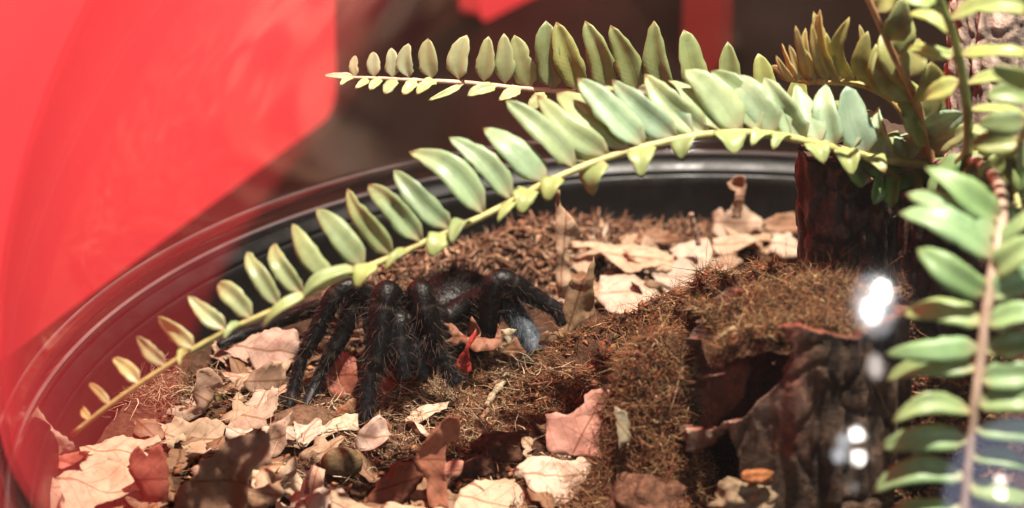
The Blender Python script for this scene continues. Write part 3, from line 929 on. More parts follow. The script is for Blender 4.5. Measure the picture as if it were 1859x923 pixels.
def wild_leaf(scale, kind):
    """generic lobed, ovate or torn outline"""
    if kind == 0:
        th = np.linspace(0, 2 * math.pi, 26, endpoint=False)
        r = 0.62 + 0.32 * np.abs(np.cos(2.5 * th)) ** 1.5 + rng.normal(size=26) * 0.06
        return np.stack([r * np.cos(th), r * np.sin(th) * 0.9], 1) * scale
    if kind == 1:
        th = np.linspace(0, 2 * math.pi, 18, endpoint=False)
        return np.stack([np.cos(th) * 1.1, np.sin(th) * 0.5 * (1 - 0.3 * np.cos(th))], 1) * scale * (1 + rng.normal(size=(18, 1)) * 0.06)
    th = np.sort(rng.uniform(0, 2 * math.pi, 11))
    return np.stack([np.cos(th) * 0.9, np.sin(th) * 0.7], 1) * scale * rng.uniform(0.6, 1.15, (11, 1))


ZONES = [
 ('left', 40, (130, 560), (690, 920), 'small dry leaf piece in the litter left of the tarantula'),
 ('back', 66, (1030, 1460), (400, 570), 'small dry leaf piece in the litter behind the moss ridge'),
 ('front', 26, (480, 1000), (770, 935), 'small dry leaf piece along the front of the tray'),
 ('mid', 24, (400, 720), (590, 720), 'small dry leaf piece under and behind the tarantula'),
]
CNAME = {TAN: 'tan', PALE: 'pale cream', PINK: 'pinkish', GREY: 'greyish', BROWN: 'dark brown', RUST: 'rusty'}
USED = set()


def frag_label(px, py, base, sc, zn):
    size = 'tiny' if sc < 0.6 else ('small' if sc < 0.85 else 'crumpled')
    order = sorted(MARKS, key=lambda m: (m[0] - px) ** 2 + 3 * (m[1] - py) ** 2)
    for m in order[:4]:
        dx, dy = px - m[0], (py - m[1]) * 2
        rel = ('right of' if dx > 0 else 'left of') if abs(dx) > abs(dy) else ('in front of' if dy > 0 else 'behind')
        l = '%s %s leaf piece %s the %s' % (size, CNAME[base], rel, m[2])
        if l not in USED:
            break
    USED.add(l)
    return l


for (zn, cnt, (x0, x1), (y0, y1), lab) in ZONES:
    for i in range(cnt):
        px, py = random.uniform(x0, x1), random.uniform(y0, y1)
        P = ground(px, py, random.uniform(0.0, 0.22))
        if math.hypot(P[0], P[1]) > 19.6 or (zn == 'front' and P[0] > -5 and random.random() < 0.5):
            continue
        sc = random.uniform(0.45, 1.15) * (1.15 if zn == 'back' else 0.9)
        p2 = wild_leaf(sc, random.choice([0, 0, 1, 2, 2]))
        a = random.uniform(0, 6.28)
        p2 = p2 @ np.array([[math.cos(a), math.sin(a)], [-math.sin(a), math.cos(a)]])
        tl, az = abs(random.gauss(0, 0.38)), random.uniform(0, 6.28)
        nrm = unit([math.sin(tl) * math.cos(az), math.sin(tl) * math.sin(az) - 0.1, math.cos(tl)])
        e1 = unit(np.cross([0, 1, 0.01], nrm))
        e2 = np.cross(nrm, e1)
        vv, h, ff, uv = leaf_mesh(p2, random.gauss(0, 0.14), 0.2, random.gauss(0.03, 0.08), a, step=0.22, jit=0.03, seed=i)
        Wd = P + vv[:, :1] * e1 + vv[:, 1:] * e2 + h[:, None] * nrm
        Wd[:, 2] = np.maximum(Wd[:, 2], H(Wd[:, 0], Wd[:, 1]) + 0.01)
        ci_ = 0
        base = random.choice([TAN, TAN, PALE, GREY, BROWN, BROWN, BROWN, PINK] if zn != 'mid' else [TAN, BROWN, PINK, RUST])
        k = random.uniform(0.75, 1.15)
        mk('leaf_fragment', Wd, ff, M_LEAF, uv=uv, thick=0.014, label=frag_label(px, py, base, sc, zn), cat='leaf', group=lab.replace('piece', 'pieces'), tint=[c * k for c in base])

# ------------------------------------------------------------------ clods, nut, chip, twigs


def blob(name, c, rad, mat, label, cat, tint, rough=0.2, freq=1.2, rot=0.0, seed=1):
    nu, nv = 22, 30
    th = np.linspace(0.02, math.pi - 0.02, nu)
    ph = np.linspace(0, 2 * math.pi, nv, endpoint=False)
    d = np.stack([np.sin(th)[:, None] * np.cos(ph), np.sin(th)[:, None] * np.sin(ph), np.repeat(np.cos(th)[:, None], nv, 1)], -1).reshape(-1, 3)
    k = 1 + rough * fbm(d[:, 0] * freq + seed, d[:, 1] * freq, d[:, 2] * freq, 4, seed)
    V = d * k[:, None] * np.array(rad)
    cr, sr = math.cos(rot), math.sin(rot)
    V = np.stack([V[:, 0] * cr - V[:, 1] * sr, V[:, 0] * sr + V[:, 1] * cr, V[:, 2]], 1) + c
    F = [tuple(q) for q in gridfaces(nu, nv, True)] + [tuple(range(nv)), tuple(range(nu * nv - 1, nu * nv - 1 - nv, -1))]
    return mk(name, V, F, mat, label=label, cat=cat, tint=tint)


blob('soil_clod', ground(548, 768, 0.15), (1.15, 0.9, 0.42), M_CLOD, 'flat brown soil clod under the left feet of the tarantula', 'clod', (0.20, 0.11, 0.065), 0.25, 1.6, 0.1, 3)
blob('nut', ground(620, 840, 0.45), (0.66, 0.5, 0.46), M_CLOD, 'smooth round olive brown nut lying in the front litter', 'nut', (0.20, 0.13, 0.065), 0.06, 1.0, 0.2, 5)
blob('soil_clod', ground(1175, 915, -0.1), (1.3, 1.0, 0.8), M_CLOD, 'reddish brown soil clod at the bottom beside the hollow bark', 'clod', (0.19, 0.085, 0.05), 0.35, 1.7, 0.3, 8)
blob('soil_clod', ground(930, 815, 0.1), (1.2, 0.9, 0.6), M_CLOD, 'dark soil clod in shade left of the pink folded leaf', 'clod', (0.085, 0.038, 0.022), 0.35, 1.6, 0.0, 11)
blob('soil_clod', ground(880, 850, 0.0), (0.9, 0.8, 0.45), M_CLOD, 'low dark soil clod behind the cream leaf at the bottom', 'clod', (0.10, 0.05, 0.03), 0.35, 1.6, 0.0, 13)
blob('wood_chip', atY(1376, 866, -2.2), (0.46, 0.3, 0.2), M_CLOD, 'orange wood chip resting at the foot of the hollow bark', 'wood chip', (0.42, 0.16, 0.06), 0.3, 1.4, 0.2, 17)
blob('soil_clod', atY(1352, 912, -2.0), (0.95, 0.6, 0.6), M_CLOD, 'pale gritty clod under the orange wood chip', 'clod', (0.33, 0.23, 0.14), 0.4, 2.2, 0.2, 19)


def stick(label, pts, r0, r1, tint, depth=None, lift=0.25):
    C = np.array([ground(x, y, lift) if depth is None else atY(x, y, depth) for x, y in pts])
    C = catmull(C, 14) + rng.normal(size=(14, 3)) * 0.012
    V, F = tube(C, np.linspace(r0, r1, 14) * (1 + 0.15 * rng.normal(size=14)), 8)
    mk('twig', V, F, M_CLOD, label=label, cat='twig', tint=tint)


stick('straw coloured split twig lying on the moss before the spider', [(882, 737), (897, 714), (921, 686)], 0.09, 0.13, (0.52, 0.40, 0.26))
stick('curved brown twig below the straw coloured twig', [(873, 800), (870, 778), (876, 758), (886, 742)], 0.10, 0.07, (0.38, 0.20, 0.12))
stick('thin pink grey stalk standing in the back leaf pile', [(1254, 388), (1260, 412), (1268, 445)], 0.09, 0.10, (0.42, 0.28, 0.22), 15.5)
stick('thin brown twig lying over the front right moss', [(960, 700), (1000, 694), (1040, 690)], 0.05, 0.04, (0.45, 0.30, 0.18))
stick('short pale twig on top of the hollow bark edge', [(1306, 612), (1320, 604), (1334, 594)], 0.05, 0.06, (0.55, 0.40, 0.20), -0.6)
stick('pale dry stalk hanging on the moss at the bark top', [(1490, 575), (1500, 560), (1515, 552)], 0.05, 0.04, (0.50, 0.36, 0.18), 1.5)


# ------------------------------------------------------------------ bark pieces
def bark_tube(c0, c1, r0, r1, nth, nz, cells, depth, colA, colB, seed, squash=1.0, groove=0.0):
    """displaced bark surface: returns grid of points, theta, t, and colours"""
    rr = np.random.default_rng(seed)
    c0, c1 = np.array(c0, float), np.array(c1, float)
    L = np.linalg.norm(c1 - c0)
    T = unit(c1 - c0)
    N = unit(np.array([1, 0, 0]) - T[0] * T)
    B = np.cross(T, N)
    th = np.linspace(0, 2 * math.pi, nth, endpoint=False)
    t = np.linspace(0, 1, nz)
    TH, TT = np.meshgrid(th, t, indexing='xy')
    R = r0 + (r1 - r0) * TT
    circ = 2 * math.pi * (r0 + r1) / 2
    A, Bz = TH / (2 * math.pi) * circ, TT * L * 0.62
    sx, sy = rr.uniform(0, circ, cells), rr.uniform(-0.5, L * 0.62 + 0.5, cells)
    A2 = A + 0.35 * fbm(A * 0.9, Bz * 0.9, seed, 3, seed)
    B2 = Bz + 0.35 * fbm(A * 0.9, Bz * 0.9, seed + 5, 3, seed)
    d = np.abs(A2.ravel()[:, None] - sx[None])
    d = np.minimum(d, circ - d)
    dd = np.hypot(d, B2.ravel()[:, None] - sy[None])
    srt = np.partition(dd, 1, axis=1)
    idx = np.argmin(dd, axis=1)
    crack = np.clip((srt[:, 1] - srt[:, 0]) / 0.28, 0, 1).reshape(A.shape)
    plate = rr.uniform(-1, 1, cells)[idx].reshape(A.shape)
    x, y, z = np.cos(TH) * 2, np.sin(TH) * 2, TT * L
    g = fbm(x * 2.1, y * 2.1, z * 0.16, 4, seed)
    fine = fbm(x * 5, y * 5, z * 1.3, 3, seed + 3)
    disp = depth * (0.9 * (crack - 1) + 0.35 * plate * crack) + groove * g + depth * 0.3 * fine
    RR = R + disp
    P = c0 + (T * L) * TT[..., None] + RR[..., None] * (np.cos(TH)[..., None] * N + squash * np.sin(TH)[..., None] * B)
    mixv = np.clip(0.5 + 0.5 * plate * 0.6 + 0.5 * fine, 0, 1)[..., None]
    colr = np.array(colA) * (1 - mixv) + np.array(colB) * mixv
    colr = colr * (0.25 + 0.75 * crack[..., None])
    return P, TH, TT, colr


# hollow bark tube in front
bc = atY(1440, 905, 1.2)
base = np.array([bc[0], 0.7, -5.6])
top = np.array([bc[0] - 0.1, 1.0, atY(1440, 592, -1.0)[2]])
nth, nz = 340, 210
P, TH, TT, cb = bark_tube(base, top, 3.55, 3.25, nth, nz, 60, 0.10, (0.060, 0.037, 0.024), (0.165, 0.103, 0.066), 41, 0.62, 0.34)
Tdeg = np.degrees(TH) % 360                       # 0 = +x, 270 = towards the camera
topcut = 0.96 - 0.15 * np.clip(-np.cos(TH), 0, 1) ** 1.5 + 0.05 * np.sin(TH * 3 + 1) + 0.035 * fbm(np.cos(TH) * 3, np.sin(TH) * 3, 0, 3, 4)
hole_low = 0.52 + 0.14 * np.clip((Tdeg - 215) / 45, -1, 1) + 0.02 * fbm(np.cos(TH) * 5, np.sin(TH) * 5, 2, 3, 6)
hole_hi = 2.0
w_edge = 4 * fbm(TT * 6, TT * 0, 1, 3, 9)
tc = 0.72 + 0.11 * (Tdeg - 222) / 40
inhole = (((Tdeg - 211 - 14 * (TT - 0.7) + 2.2 * w_edge) / 55) ** 2 + (np.abs(TT - tc) / 0.235 + 0.10 * fbm(np.cos(TH) * 4, np.sin(TH) * 4, TT * 2, 3, 15)) ** 2.4 < 1) & (TT > hole_low - 0.06)
hole2 = (Tdeg > 178) & (Tdeg < 238 + w_edge * 2) & (TT > 0.08) & (TT < hole_low - 0.10 - 0.03 * np.sin(TH * 9))
ok = (TT < topcut) & ~inhole & ~hole2
# wood colours: pale torn rim round the opening
rimw = np.exp(-np.abs(TT - hole_low) / 0.05) * ((Tdeg > 200) & (Tdeg < 275))
cb = cb * (1 - rimw[..., None]) + np.array((0.30, 0.20, 0.15)) * rimw[..., None]
redw = np.exp(-((Tdeg - 266) / 9) ** 2) * (TT > 0.42)
cb = cb * (1 - 0.6 * redw[..., None]) + np.array((0.17, 0.040, 0.024)) * 0.6 * redw[..., None]
idx = np.arange(nth * nz).reshape(nz, nth)
fo = []
for i in range(nz - 1):
    for j in range(nth):
        k = (j + 1) % nth
        if ok[i, j] and ok[i + 1, j] and ok[i, k] and ok[i + 1, k]:
            fo.append((idx[i, j], idx[i, k], idx[i + 1, k], idx[i + 1, j]))
hb = empty('hollow_bark', base, 'hollow upright cork bark tube with dark opening at front right', 'bark')
mk('outer_bark', P.reshape(-1, 3), np.array(fo), M_BARK, hb, col=cb.reshape(-1, 3))
# inner face, shrunk towards the axis, reddish brown wood
axis = base + (top - base) * TT[..., None]
Pi = axis + (P - axis) * 0.86 + 0.0
ci = np.array((0.20, 0.042, 0.022)) * (1 + 0.4 * fbm(np.cos(TH) * 3, np.sin(TH) * 3, TT * 2, 3, 8))[..., None]
Vs = np.vstack([P.reshape(-1, 3), Pi.reshape(-1, 3)])
NV = nth * nz
okf = set()
edges = {}
for q in fo:
    for a, b in zip(q, q[1:] + q[:1]):
        edges[(a, b)] = edges.get((a, b), 0) + 1
fi = [(q[3] + NV, q[2] + NV, q[1] + NV, q[0] + NV) for q in fo]
for (a, b) in edges:
    if (b, a) not in edges:
        fi.append((b, a, a + NV, b + NV))
ci2 = np.vstack([np.clip(cb.reshape(-1, 3) * 1.15, 0, 1), ci.reshape(-1, 3)])
mk('inner_wood', Vs, np.array(fi), M_BARK, hb, col=ci2)

# dark wet stump carrying the fern
sb = atY(1545, 475, 9.5)
st0 = np.array([sb[0] + 0.15, 9.5, -5.4])
st1 = np.array([sb[0] - 0.15, 8.6, atY(1545, 262, 8.6)[2] + 0.1])
P, TH, TT, cb = bark_tube(st0, st1, 1.75, 1.85, 170, 130, 120, 0.16, (0.035, 0.018, 0.012), (0.11, 0.055, 0.04), 77, 0.9, 0.18)
Td = np.degrees(TH) % 360
rw = np.exp(-((Td - 205) / 22) ** 2)[..., None]
cb = cb * (1 - 0.8 * rw) + np.array((0.10, 0.022, 0.012)) * 0.8 * rw
stump = empty('stump', st0, 'dark reddish stump standing under the fern crown', 'stump')
F = [tuple(q) for q in gridfaces(130, 170, True)[:, ::-1]]
mk('bark', P.reshape(-1, 3), F, M_WETBARK, stump, col=cb.reshape(-1, 3))
rt = P[-1]
cc = rt.mean(0)
rings = [cc + (rt - cc) * s + np.array([0, 0, 0.12 * (1 - s) + 0.05]) for s in (1, 0.7, 0.35)]
V = np.vstack(rings + [cc[None] + [0, 0, 0.2]])
F = [tuple(q) for q in gridfaces(3, 170, True)] + [(340 + j, 340 + (j + 1) % 170, 510) for j in range(170)]
mk('cut_top', V, F, M_BARK, stump, col=np.tile((0.06, 0.035, 0.022), (len(V), 1)))

# dark slab of bark to the right, behind the near frond
db = atY(1700, 640, 4.0)
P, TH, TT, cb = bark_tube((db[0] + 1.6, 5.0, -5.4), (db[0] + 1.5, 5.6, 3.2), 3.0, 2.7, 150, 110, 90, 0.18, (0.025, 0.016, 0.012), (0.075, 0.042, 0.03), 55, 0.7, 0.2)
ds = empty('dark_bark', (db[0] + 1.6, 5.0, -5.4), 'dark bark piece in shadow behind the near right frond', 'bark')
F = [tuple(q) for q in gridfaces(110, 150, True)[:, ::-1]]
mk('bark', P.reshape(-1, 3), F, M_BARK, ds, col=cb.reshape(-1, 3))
rt = P[-1]
cc = rt.mean(0)
V = np.vstack([rt, cc + (rt - cc) * 0.5 + [0, 0, 0.2], cc[None] + [0, 0, 0.25]])
F = [tuple(q) for q in gridfaces(2, 150, True)] + [(150 + j, 150 + (j + 1) % 150, 300) for j in range(150)]
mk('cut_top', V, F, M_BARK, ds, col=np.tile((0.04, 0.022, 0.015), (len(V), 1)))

# pale cracked cork bark standing at the upper right
kb = atY(1800, 250, 11.5)
P, TH, TT, cb = bark_tube((kb[0] + 0.4, 8.6, -5.4), (kb[0] + 0.5, 15.0, 10.5), 2.05, 2.15, 190, 220, 420, 0.24, (0.34, 0.25, 0.20), (0.66, 0.52, 0.43), 91, 0.95, 0.16)
kk = empty('cork_bark', (kb[0] + 0.4, 8.6, -5.4), 'pale cracked cork bark standing upright behind the fern at right', 'bark')
F = [tuple(q) for q in gridfaces(220, 190, True)[:, ::-1]]
mk('bark', P.reshape(-1, 3), F, M_BARK, kk, col=cb.reshape(-1, 3))
rt = P[-1]
cc = rt.mean(0)
V = np.vstack([rt, cc + (rt - cc) * 0.5 + [0, 0, 0.1], cc[None] + [0, 0, 0.12]])
F = [tuple(q) for q in gridfaces(2, 190, True)] + [(190 + j, 190 + (j + 1) % 190, 380) for j in range(190)]
mk('cut_top', V, F, M_BARK, kk, col=np.tile((0.30, 0.20, 0.15), (len(V), 1)))

# moss tuft on the bark top
n = 8000
ang = rng.uniform(0, 6.28, n)
rad = np.sqrt(rng.uniform(0, 1, n)) * (1.03 + 0.22 * fbm(np.cos(ang) * 2.5, np.sin(ang) * 2.5, 0, 3, 33))
ctr = np.array([top[0] + 0.1, 1.5, 0])
X_, Y_ = ctr[0] + rad * np.cos(ang) * 3.0, ctr[1] + rad * np.sin(ang) * 1.9
tz = top[2] - 0.35 + 0.35 * np.exp(-((X_ - ctr[0] - 0.6) / 1.8) ** 2 - ((Y_ - 2.4) / 1.2) ** 2) + 0.36 * fbm(X_ * 1.1, Y_ * 1.1, 0, 4, 71) - 0.55 * np.clip((ctr[0] + 0.4 - X_) / 2.4, 0, 1.2) - 0.5 * np.clip(np.hypot((X_ - ctr[0]) / 3.0, (Y_ - ctr[1]) / 1.9) - 0.7, 0, 1)
P = np.stack([X_, Y_, np.maximum(tz, H(X_, Y_)) + rng.uniform(-0.25, 0.1, n)], 1)
Dn = rng.normal(size=(n, 3)) * [1, 1, 0.3]
strands('moss_tuft', P, Dn, rng.uniform(0.12, 0.42, n) * np.where(rng.uniform(size=n) < 0.05, 2.2, 1), rng.uniform(0.010, 0.025, n), palette(n, COIR, [3, 4, 3, 1.8, 2, 0.8]), label='thick brown moss tuft lying on top of the hollow bark', cat='moss', bendamp=0.9)
# soft core under the tuft
gx_, gy_ = np.meshgrid(np.linspace(-1, 1, 40), np.linspace(-1, 1, 40), indexing='ij')
rr_ = np.maximum(np.abs(gx_), np.abs(gy_)) / np.maximum(np.hypot(gx_, gy_), 1e-6)
ux, uy = gx_ * rr_, gy_ * rr_
X_, Y_ = ctr[0] + ux * 3.0, ctr[1] + uy * 1.9
tz = top[2] - 0.45 + 0.35 * np.exp(-((X_ - ctr[0] - 0.6) / 1.8) ** 2 - ((Y_ - 2.4) / 1.2) ** 2) + 0.36 * fbm(X_ * 1.1, Y_ * 1.1, 0, 4, 71) - 0.55 * np.clip((ctr[0] + 0.4 - X_) / 2.4, 0, 1.2) - 0.5 * np.clip(np.hypot((X_ - ctr[0]) / 3.0, (Y_ - ctr[1]) / 1.9) - 0.7, 0, 1) + 0.12 * fbm(X_ * 2, Y_ * 2, 0, 3, 31) - 0.9 * np.clip(np.hypot(ux, uy) - 0.75, 0, 1) * 3
mk('moss_mat', np.stack([X_, Y_, tz], -1).reshape(-1, 3), gridfaces(40, 40)[:, ::-1], M_SOIL, kind='stuff', label='matted moss base under the tuft on the hollow bark', cat='moss')

# ------------------------------------------------------------------ fern
crown = atY(1690, 300, 6.2)
fern = empty('fern', crown, 'green fern with arching fronds growing on the stump at right', 'fern')
TOCAM = unit(CAM - crown)


def leafshade(t):
    t = np.array(t) * (1 + 0.10 * rng.normal()) * (1 + np.array([0.10, 0.02, -0.10]) * min(1.2, max(-0.35, rng.normal() * 0.7)))
    return np.clip(t * [0.92, 1.0, 1.16], 0.01, 1)


def leaflet(frond, b, t, w, tint, nh, arch=0.12, cup=0.25, twist=0.0, tipcurl=0.0, wide=0.36, stalk=0.06):
    wide = min(0.5, max(0.2, wide - 0.04 + random.gauss(0, 0.05)))
    cup = cup * 0.55
    b, t = np.asarray(b, float), np.asarray(t, float)
    D = t - b
    L = np.linalg.norm(D)
    D = D / L
    nh = unit(nh)
    N = unit(nh - (nh @ D) * D)
    Sd = np.cross(D, N)
    nu, nv = 13, 7
    us = np.linspace(0, 1, nu)
    vsx = np.linspace(-1, 1, nv)
    q = (us - stalk) / (1 - stalk)
    qc = np.clip(q, 0, 1)
    prof = np.sqrt(np.clip(1 - (1 - np.minimum(qc / 0.16, 1)) ** 2, 0, 1)) * (1 - np.clip((qc - wide) / (1 - wide), 0, 1) ** random.uniform(1.6, 2.3)) ** random.uniform(0.52, 0.72) * (0.86 + 0.14 * np.minimum(qc / wide, 1))
    wph, wam = random.uniform(0, 6), random.uniform(0.05, 0.18)
    sag = random.gauss(0, 0.06)
    fold = random.uniform(0.25, 0.75)
    bite = random.uniform(0.2, 0.95) if random.random() < 0.3 else -9
    prof = np.maximum(prof, np.where(us < stalk * 1.6, 0.10, 0.02)) * w / 2
    V, UV = [], []
    asym = 1 + 0.12 * rng.normal()
    for i, u in enumerate(us):
        c = b + D * L * u + N * (L * (arch * 4 * u * (1 - u) - tipcurl * max(0, u - 0.55) ** 2 * 3))
        a = twist * u
        s = Sd * math.cos(a) + N * math.sin(a)
        nn = N * math.cos(a) - Sd * math.sin(a)
        for v in vsx:
            x = v * prof[i] * (asym if v > 0 else 1) * (1 + 0.05 * rng.normal() * abs(v)) * (1 - (0.3 * math.exp(-((u - bite) / 0.06) ** 2) if v > 0 else 0))
            V.append(c + s * (x + sag * L * math.sin(u * 3.1)) + nn * prof[i] * (fold * abs(v) - (cup + 0.12) * v * v + wam * math.sin(u * 8 + wph + (2 if v > 0 else 0)) * v * v))
            UV.append((u, v))
    o = mk('leaflet', V, gridfaces(nu, nv), M_FERN, frond, uv=UV, thick=0.03, origin=b, tint=leafshade(tint))
    return o


def frond(path, r0, r1, tint, label=None):
    C = catmull(path, 70)
    V, F = tube(C, np.linspace(r0, r1, 70), 10)
    return mk('frond', V, F, M_STEM, fern, label=label, tint=tint), catmull(path, 600)


def onpath(C, px, py):
    """nearest point of a frond's stalk to a place in the picture"""
    d = ray(px, py)
    d = d / np.linalg.norm(d)
    v = C - CAM
    dist = np.linalg.norm(v - (v @ d)[:, None] * d, axis=1)
    return C[np.argmin(dist)], int(np.argmin(dist))


GREEN, LIME, YEL, BLUEG = (0.32, 0.40, 0.165), (0.40, 0.45, 0.16), (0.52, 0.46, 0.15), (0.46, 0.58, 0.36)
PALEG = (0.52, 0.46, 0.19)


def lerp(a, b, t):
    return np.array(a) * (1 - t) + np.array(b) * t


# frond 1: the long diagonal one
path = [atY(*p) for p in [(130, 790, -3), (210, 728, -2.9), (300, 667, -2.7), (400, 607, -2.3), (500, 562, -1.8), (600, 512, -1.2), (700, 472, -0.5), (800, 427, 0.2), (900, 382, 1.0), (1000, 328, 1.8), (1100, 288, 2.6), (1200, 260, 3.2), (1300, 243, 3.8), (1400, 245, 4.4), (1500, 266, 5.0), (1590, 288, 5.5), (1690, 300, 6.2)]]
fr, C = frond(path, 0.075, 0.145, (0.42, 0.40, 0.15), 'long pale green frond arching across to the left rim')
up1x = [((1075, 292), (962, 215), 56), ((1140, 272), (1010, 165), 58), ((1200, 258), (1085, 150), 60), ((1258, 245), (1150, 150), 60), ((1318, 240), (1215, 138), 60), ((1378, 240), (1290, 135), 60), ((1436, 246), (1362, 146), 56), ((1490, 258), (1445, 158), 54), ((1545, 272), (1512, 170), 52), ((1596, 286), (1566, 190), 50), ((1636, 296), (1610, 225), 46)]
up1 = [((157, 757), (150, 738), 20), ((195, 728), (165, 700), 26), ((250, 694), (208, 655), 36), ((300, 659), (255, 617), 40), ((352, 629), (290, 578), 44), ((410, 596), (345, 543), 50), ((455, 573), (390, 507), 46), ((505, 553), (443, 455), 46), ((550, 530), (483, 437), 46), ((600, 503), (530, 403), 50), ((660, 482), (572, 377), 58), ((710, 459), (622, 345), 56), ((765, 437), (668, 322), 58), ((820, 412), (715, 307), 58), ((878, 386), (745, 265), 68), ((930, 362), (815, 250), 56), ((990, 330), (878, 228), 66), ((1045, 305), (915, 188), 68), ((1105, 280), (975, 170), 66), ((1170, 262), (1050, 140), 68), ((1230, 248), (1110, 143), 66), ((1285, 240), (1170, 132), 66), ((1345, 238), (1245, 126), 66), ((1410, 240), (1320, 128), 66), ((1462, 250), (1390, 140), 62), ((1515, 264), (1490, 152), 58), ((1572, 278), (1535, 158), 58), ((1618, 290), (1590, 192), 54), ((1652, 298), (1628, 235), 46)]
for i, (b, t, w) in enumerate(up1):
    B_, k = onpath(C, *b)
    T_ = atY(*t, B_[1] + 0.7 + 0.3 * random.random())
    f_ = i / (len(up1) - 1)
    tint = lerp(PALEG, GREEN, min(1, f_ * 2.2)) if f_ < 0.45 else lerp(GREEN, BLUEG, (f_ - 0.4) / 0.6)
    leaflet(fr, B_, T_, w / (77 - 10 * min(1, max(0, (i - 16) / 4)) + 6 * max(0, 1 - i / 8)), tint, TOCAM * 0.75 + np.array([-0.25, 0, 0.65]) + rng.normal(size=3) * 0.12, arch=0.06 + 0.06 * random.random(), cup=0.35, twist=random.gauss(0.2, 0.35), tipcurl=random.gauss(0.25, 0.3), wide=0.34 if i > 4 else 0.3)
for (b, t, w) in up1x:
    B_, k = onpath(C, *b)
    leaflet(fr, B_, atY(*t, B_[1] + 1.6), w / 68, lerp(GREEN, BLUEG, random.random()), TOCAM * 0.75 + np.array([-0.25, 0, 0.65]) + rng.normal(size=3) * 0.2, arch=0.08, twist=random.gauss(0.1, 0.35), tipcurl=random.gauss(0.2, 0.2), wide=0.34)
lo1 = [((560, 530), (455, 600), 22), ((655, 492), (520, 540), 34), ((680, 480), (640, 526), 36), ((740, 455), (690, 492), 28), ((805, 425), (775, 468), 44), ((850, 405), (815, 440), 34), ((925, 370), (900, 400), 32), ((965, 347), (940, 390), 40), ((1015, 322), (985, 368), 40), ((1090, 292), (1070, 362), 56), ((1170, 267), (1160, 326), 50), ((1245, 250), (1238, 292), 44), ((1330, 240), (1330, 282), 52), ((1395, 244), (1360, 262), 30), ((1430, 250), (1400, 270), 30), ((1480, 262), (1500, 300), 44), ((1530, 272), (1556, 320), 44), ((1580, 285), (1610, 310), 40), ((440, 588), (400, 615), 14), ((350, 640), (318, 662), 12)]
for (b, t, w) in lo1:
    B_, k = onpath(C, *b)
    T_ = B_ + (atY(*t, B_[1] - 0.9 - 0.4 * random.random()) - B_) * 0.85
    leaflet(fr, B_, T_, w / 60, lerp(LIME, GREEN, random.random() * 0.7), np.array([0, -0.2, 1]) + rng.normal(size=3) * 0.15, arch=0.15, cup=0.3, twist=random.gauss(0, 0.3), tipcurl=0.25)

# frond 2: the upper one reaching left over the tray
path = [atY(*p) for p in [(636, 141, 10), (700, 143, 10), (760, 146, 10), (850, 151, 10), (940, 160, 10), (1030, 167, 9.9), (1120, 171, 9.6), (1240, 182, 9.2), (1400, 205, 8.4), (1560, 250, 7.2), (1690, 300, 6.2)]]
fr, C = frond(path, 0.055, 0.14, (0.56, 0.42, 0.30), 'sharp pale frond reaching left with teardrop leaflets')
leaflet(fr, atY(645, 141, 10), atY(588, 138, 10.2), 0.24, (0.62, 0.56, 0.34), (0, -0.6, 0.8), cup=0.2)
up2 = [((646, 138), (645, 101), 19), ((680, 139), (678, 94), 25), ((712, 140), (710, 87), 28), ((744, 142), (742, 79), 31), ((785, 143), (777, 70), 37), ((834, 147), (848, 64), 43), ((877, 152), (887, 66), 40), ((917, 156), (915, 61), 42), ((962, 160), (934, 64), 46), ((1007, 164), (991, 38), 50), ((1055, 166), (1010, 40), 50), ((1105, 168), (1062, 38), 52), ((1160, 172), (1108, 46), 50), ((1218, 176), (1188, 38), 50), ((1278, 184), (1241, 54), 46), ((1330, 190), (1321, 76), 42), ((1385, 200), (1376, 97), 38), ((1440, 210), (1450, 135), 40)]
for i, (b, t, w) in enumerate(up2):
    B_, k = onpath(C, *b)
    T_ = atY(*t, B_[1] + 0.35)
    f_ = i / (len(up2) - 1)
    leaflet(fr, B_, T_, w / 57, lerp((0.56, 0.52, 0.30), (0.34, 0.37, 0.13), min(1, f_ * 1.7)), np.array([-0.15, -0.9, 0.35]) + rng.normal(size=3) * 0.12, arch=0.05, cup=0.2, twist=random.gauss(0, 0.2), wide=0.33, stalk=0.13 if i < 8 else 0.07)
lo2 = [((645, 143), (617, 156), 12), ((668, 144), (644, 162), 16), ((694, 145), (671, 165), 18), ((724, 147), (698, 172), 20), ((758, 149), (731, 173), 20), ((798, 151), (756, 173), 22), ((845, 154), (777, 183), 14), ((905, 160), (848, 175), 22), ((950, 164), (905, 184), 24), ((990, 168), (962, 200), 28), ((1040, 170), (1040, 196), 30), ((1090, 172), (1075, 198), 26)]
for (b, t, w) in lo2:
    B_, k = onpath(C, *b)
    T_ = atY(*t, B_[1] - 0.6)
    leaflet(fr, B_, T_, w / 50, (0.50, 0.52, 0.24), (-0.1, -0.55, 0.8), arch=0.08, cup=0.2, stalk=0.16)

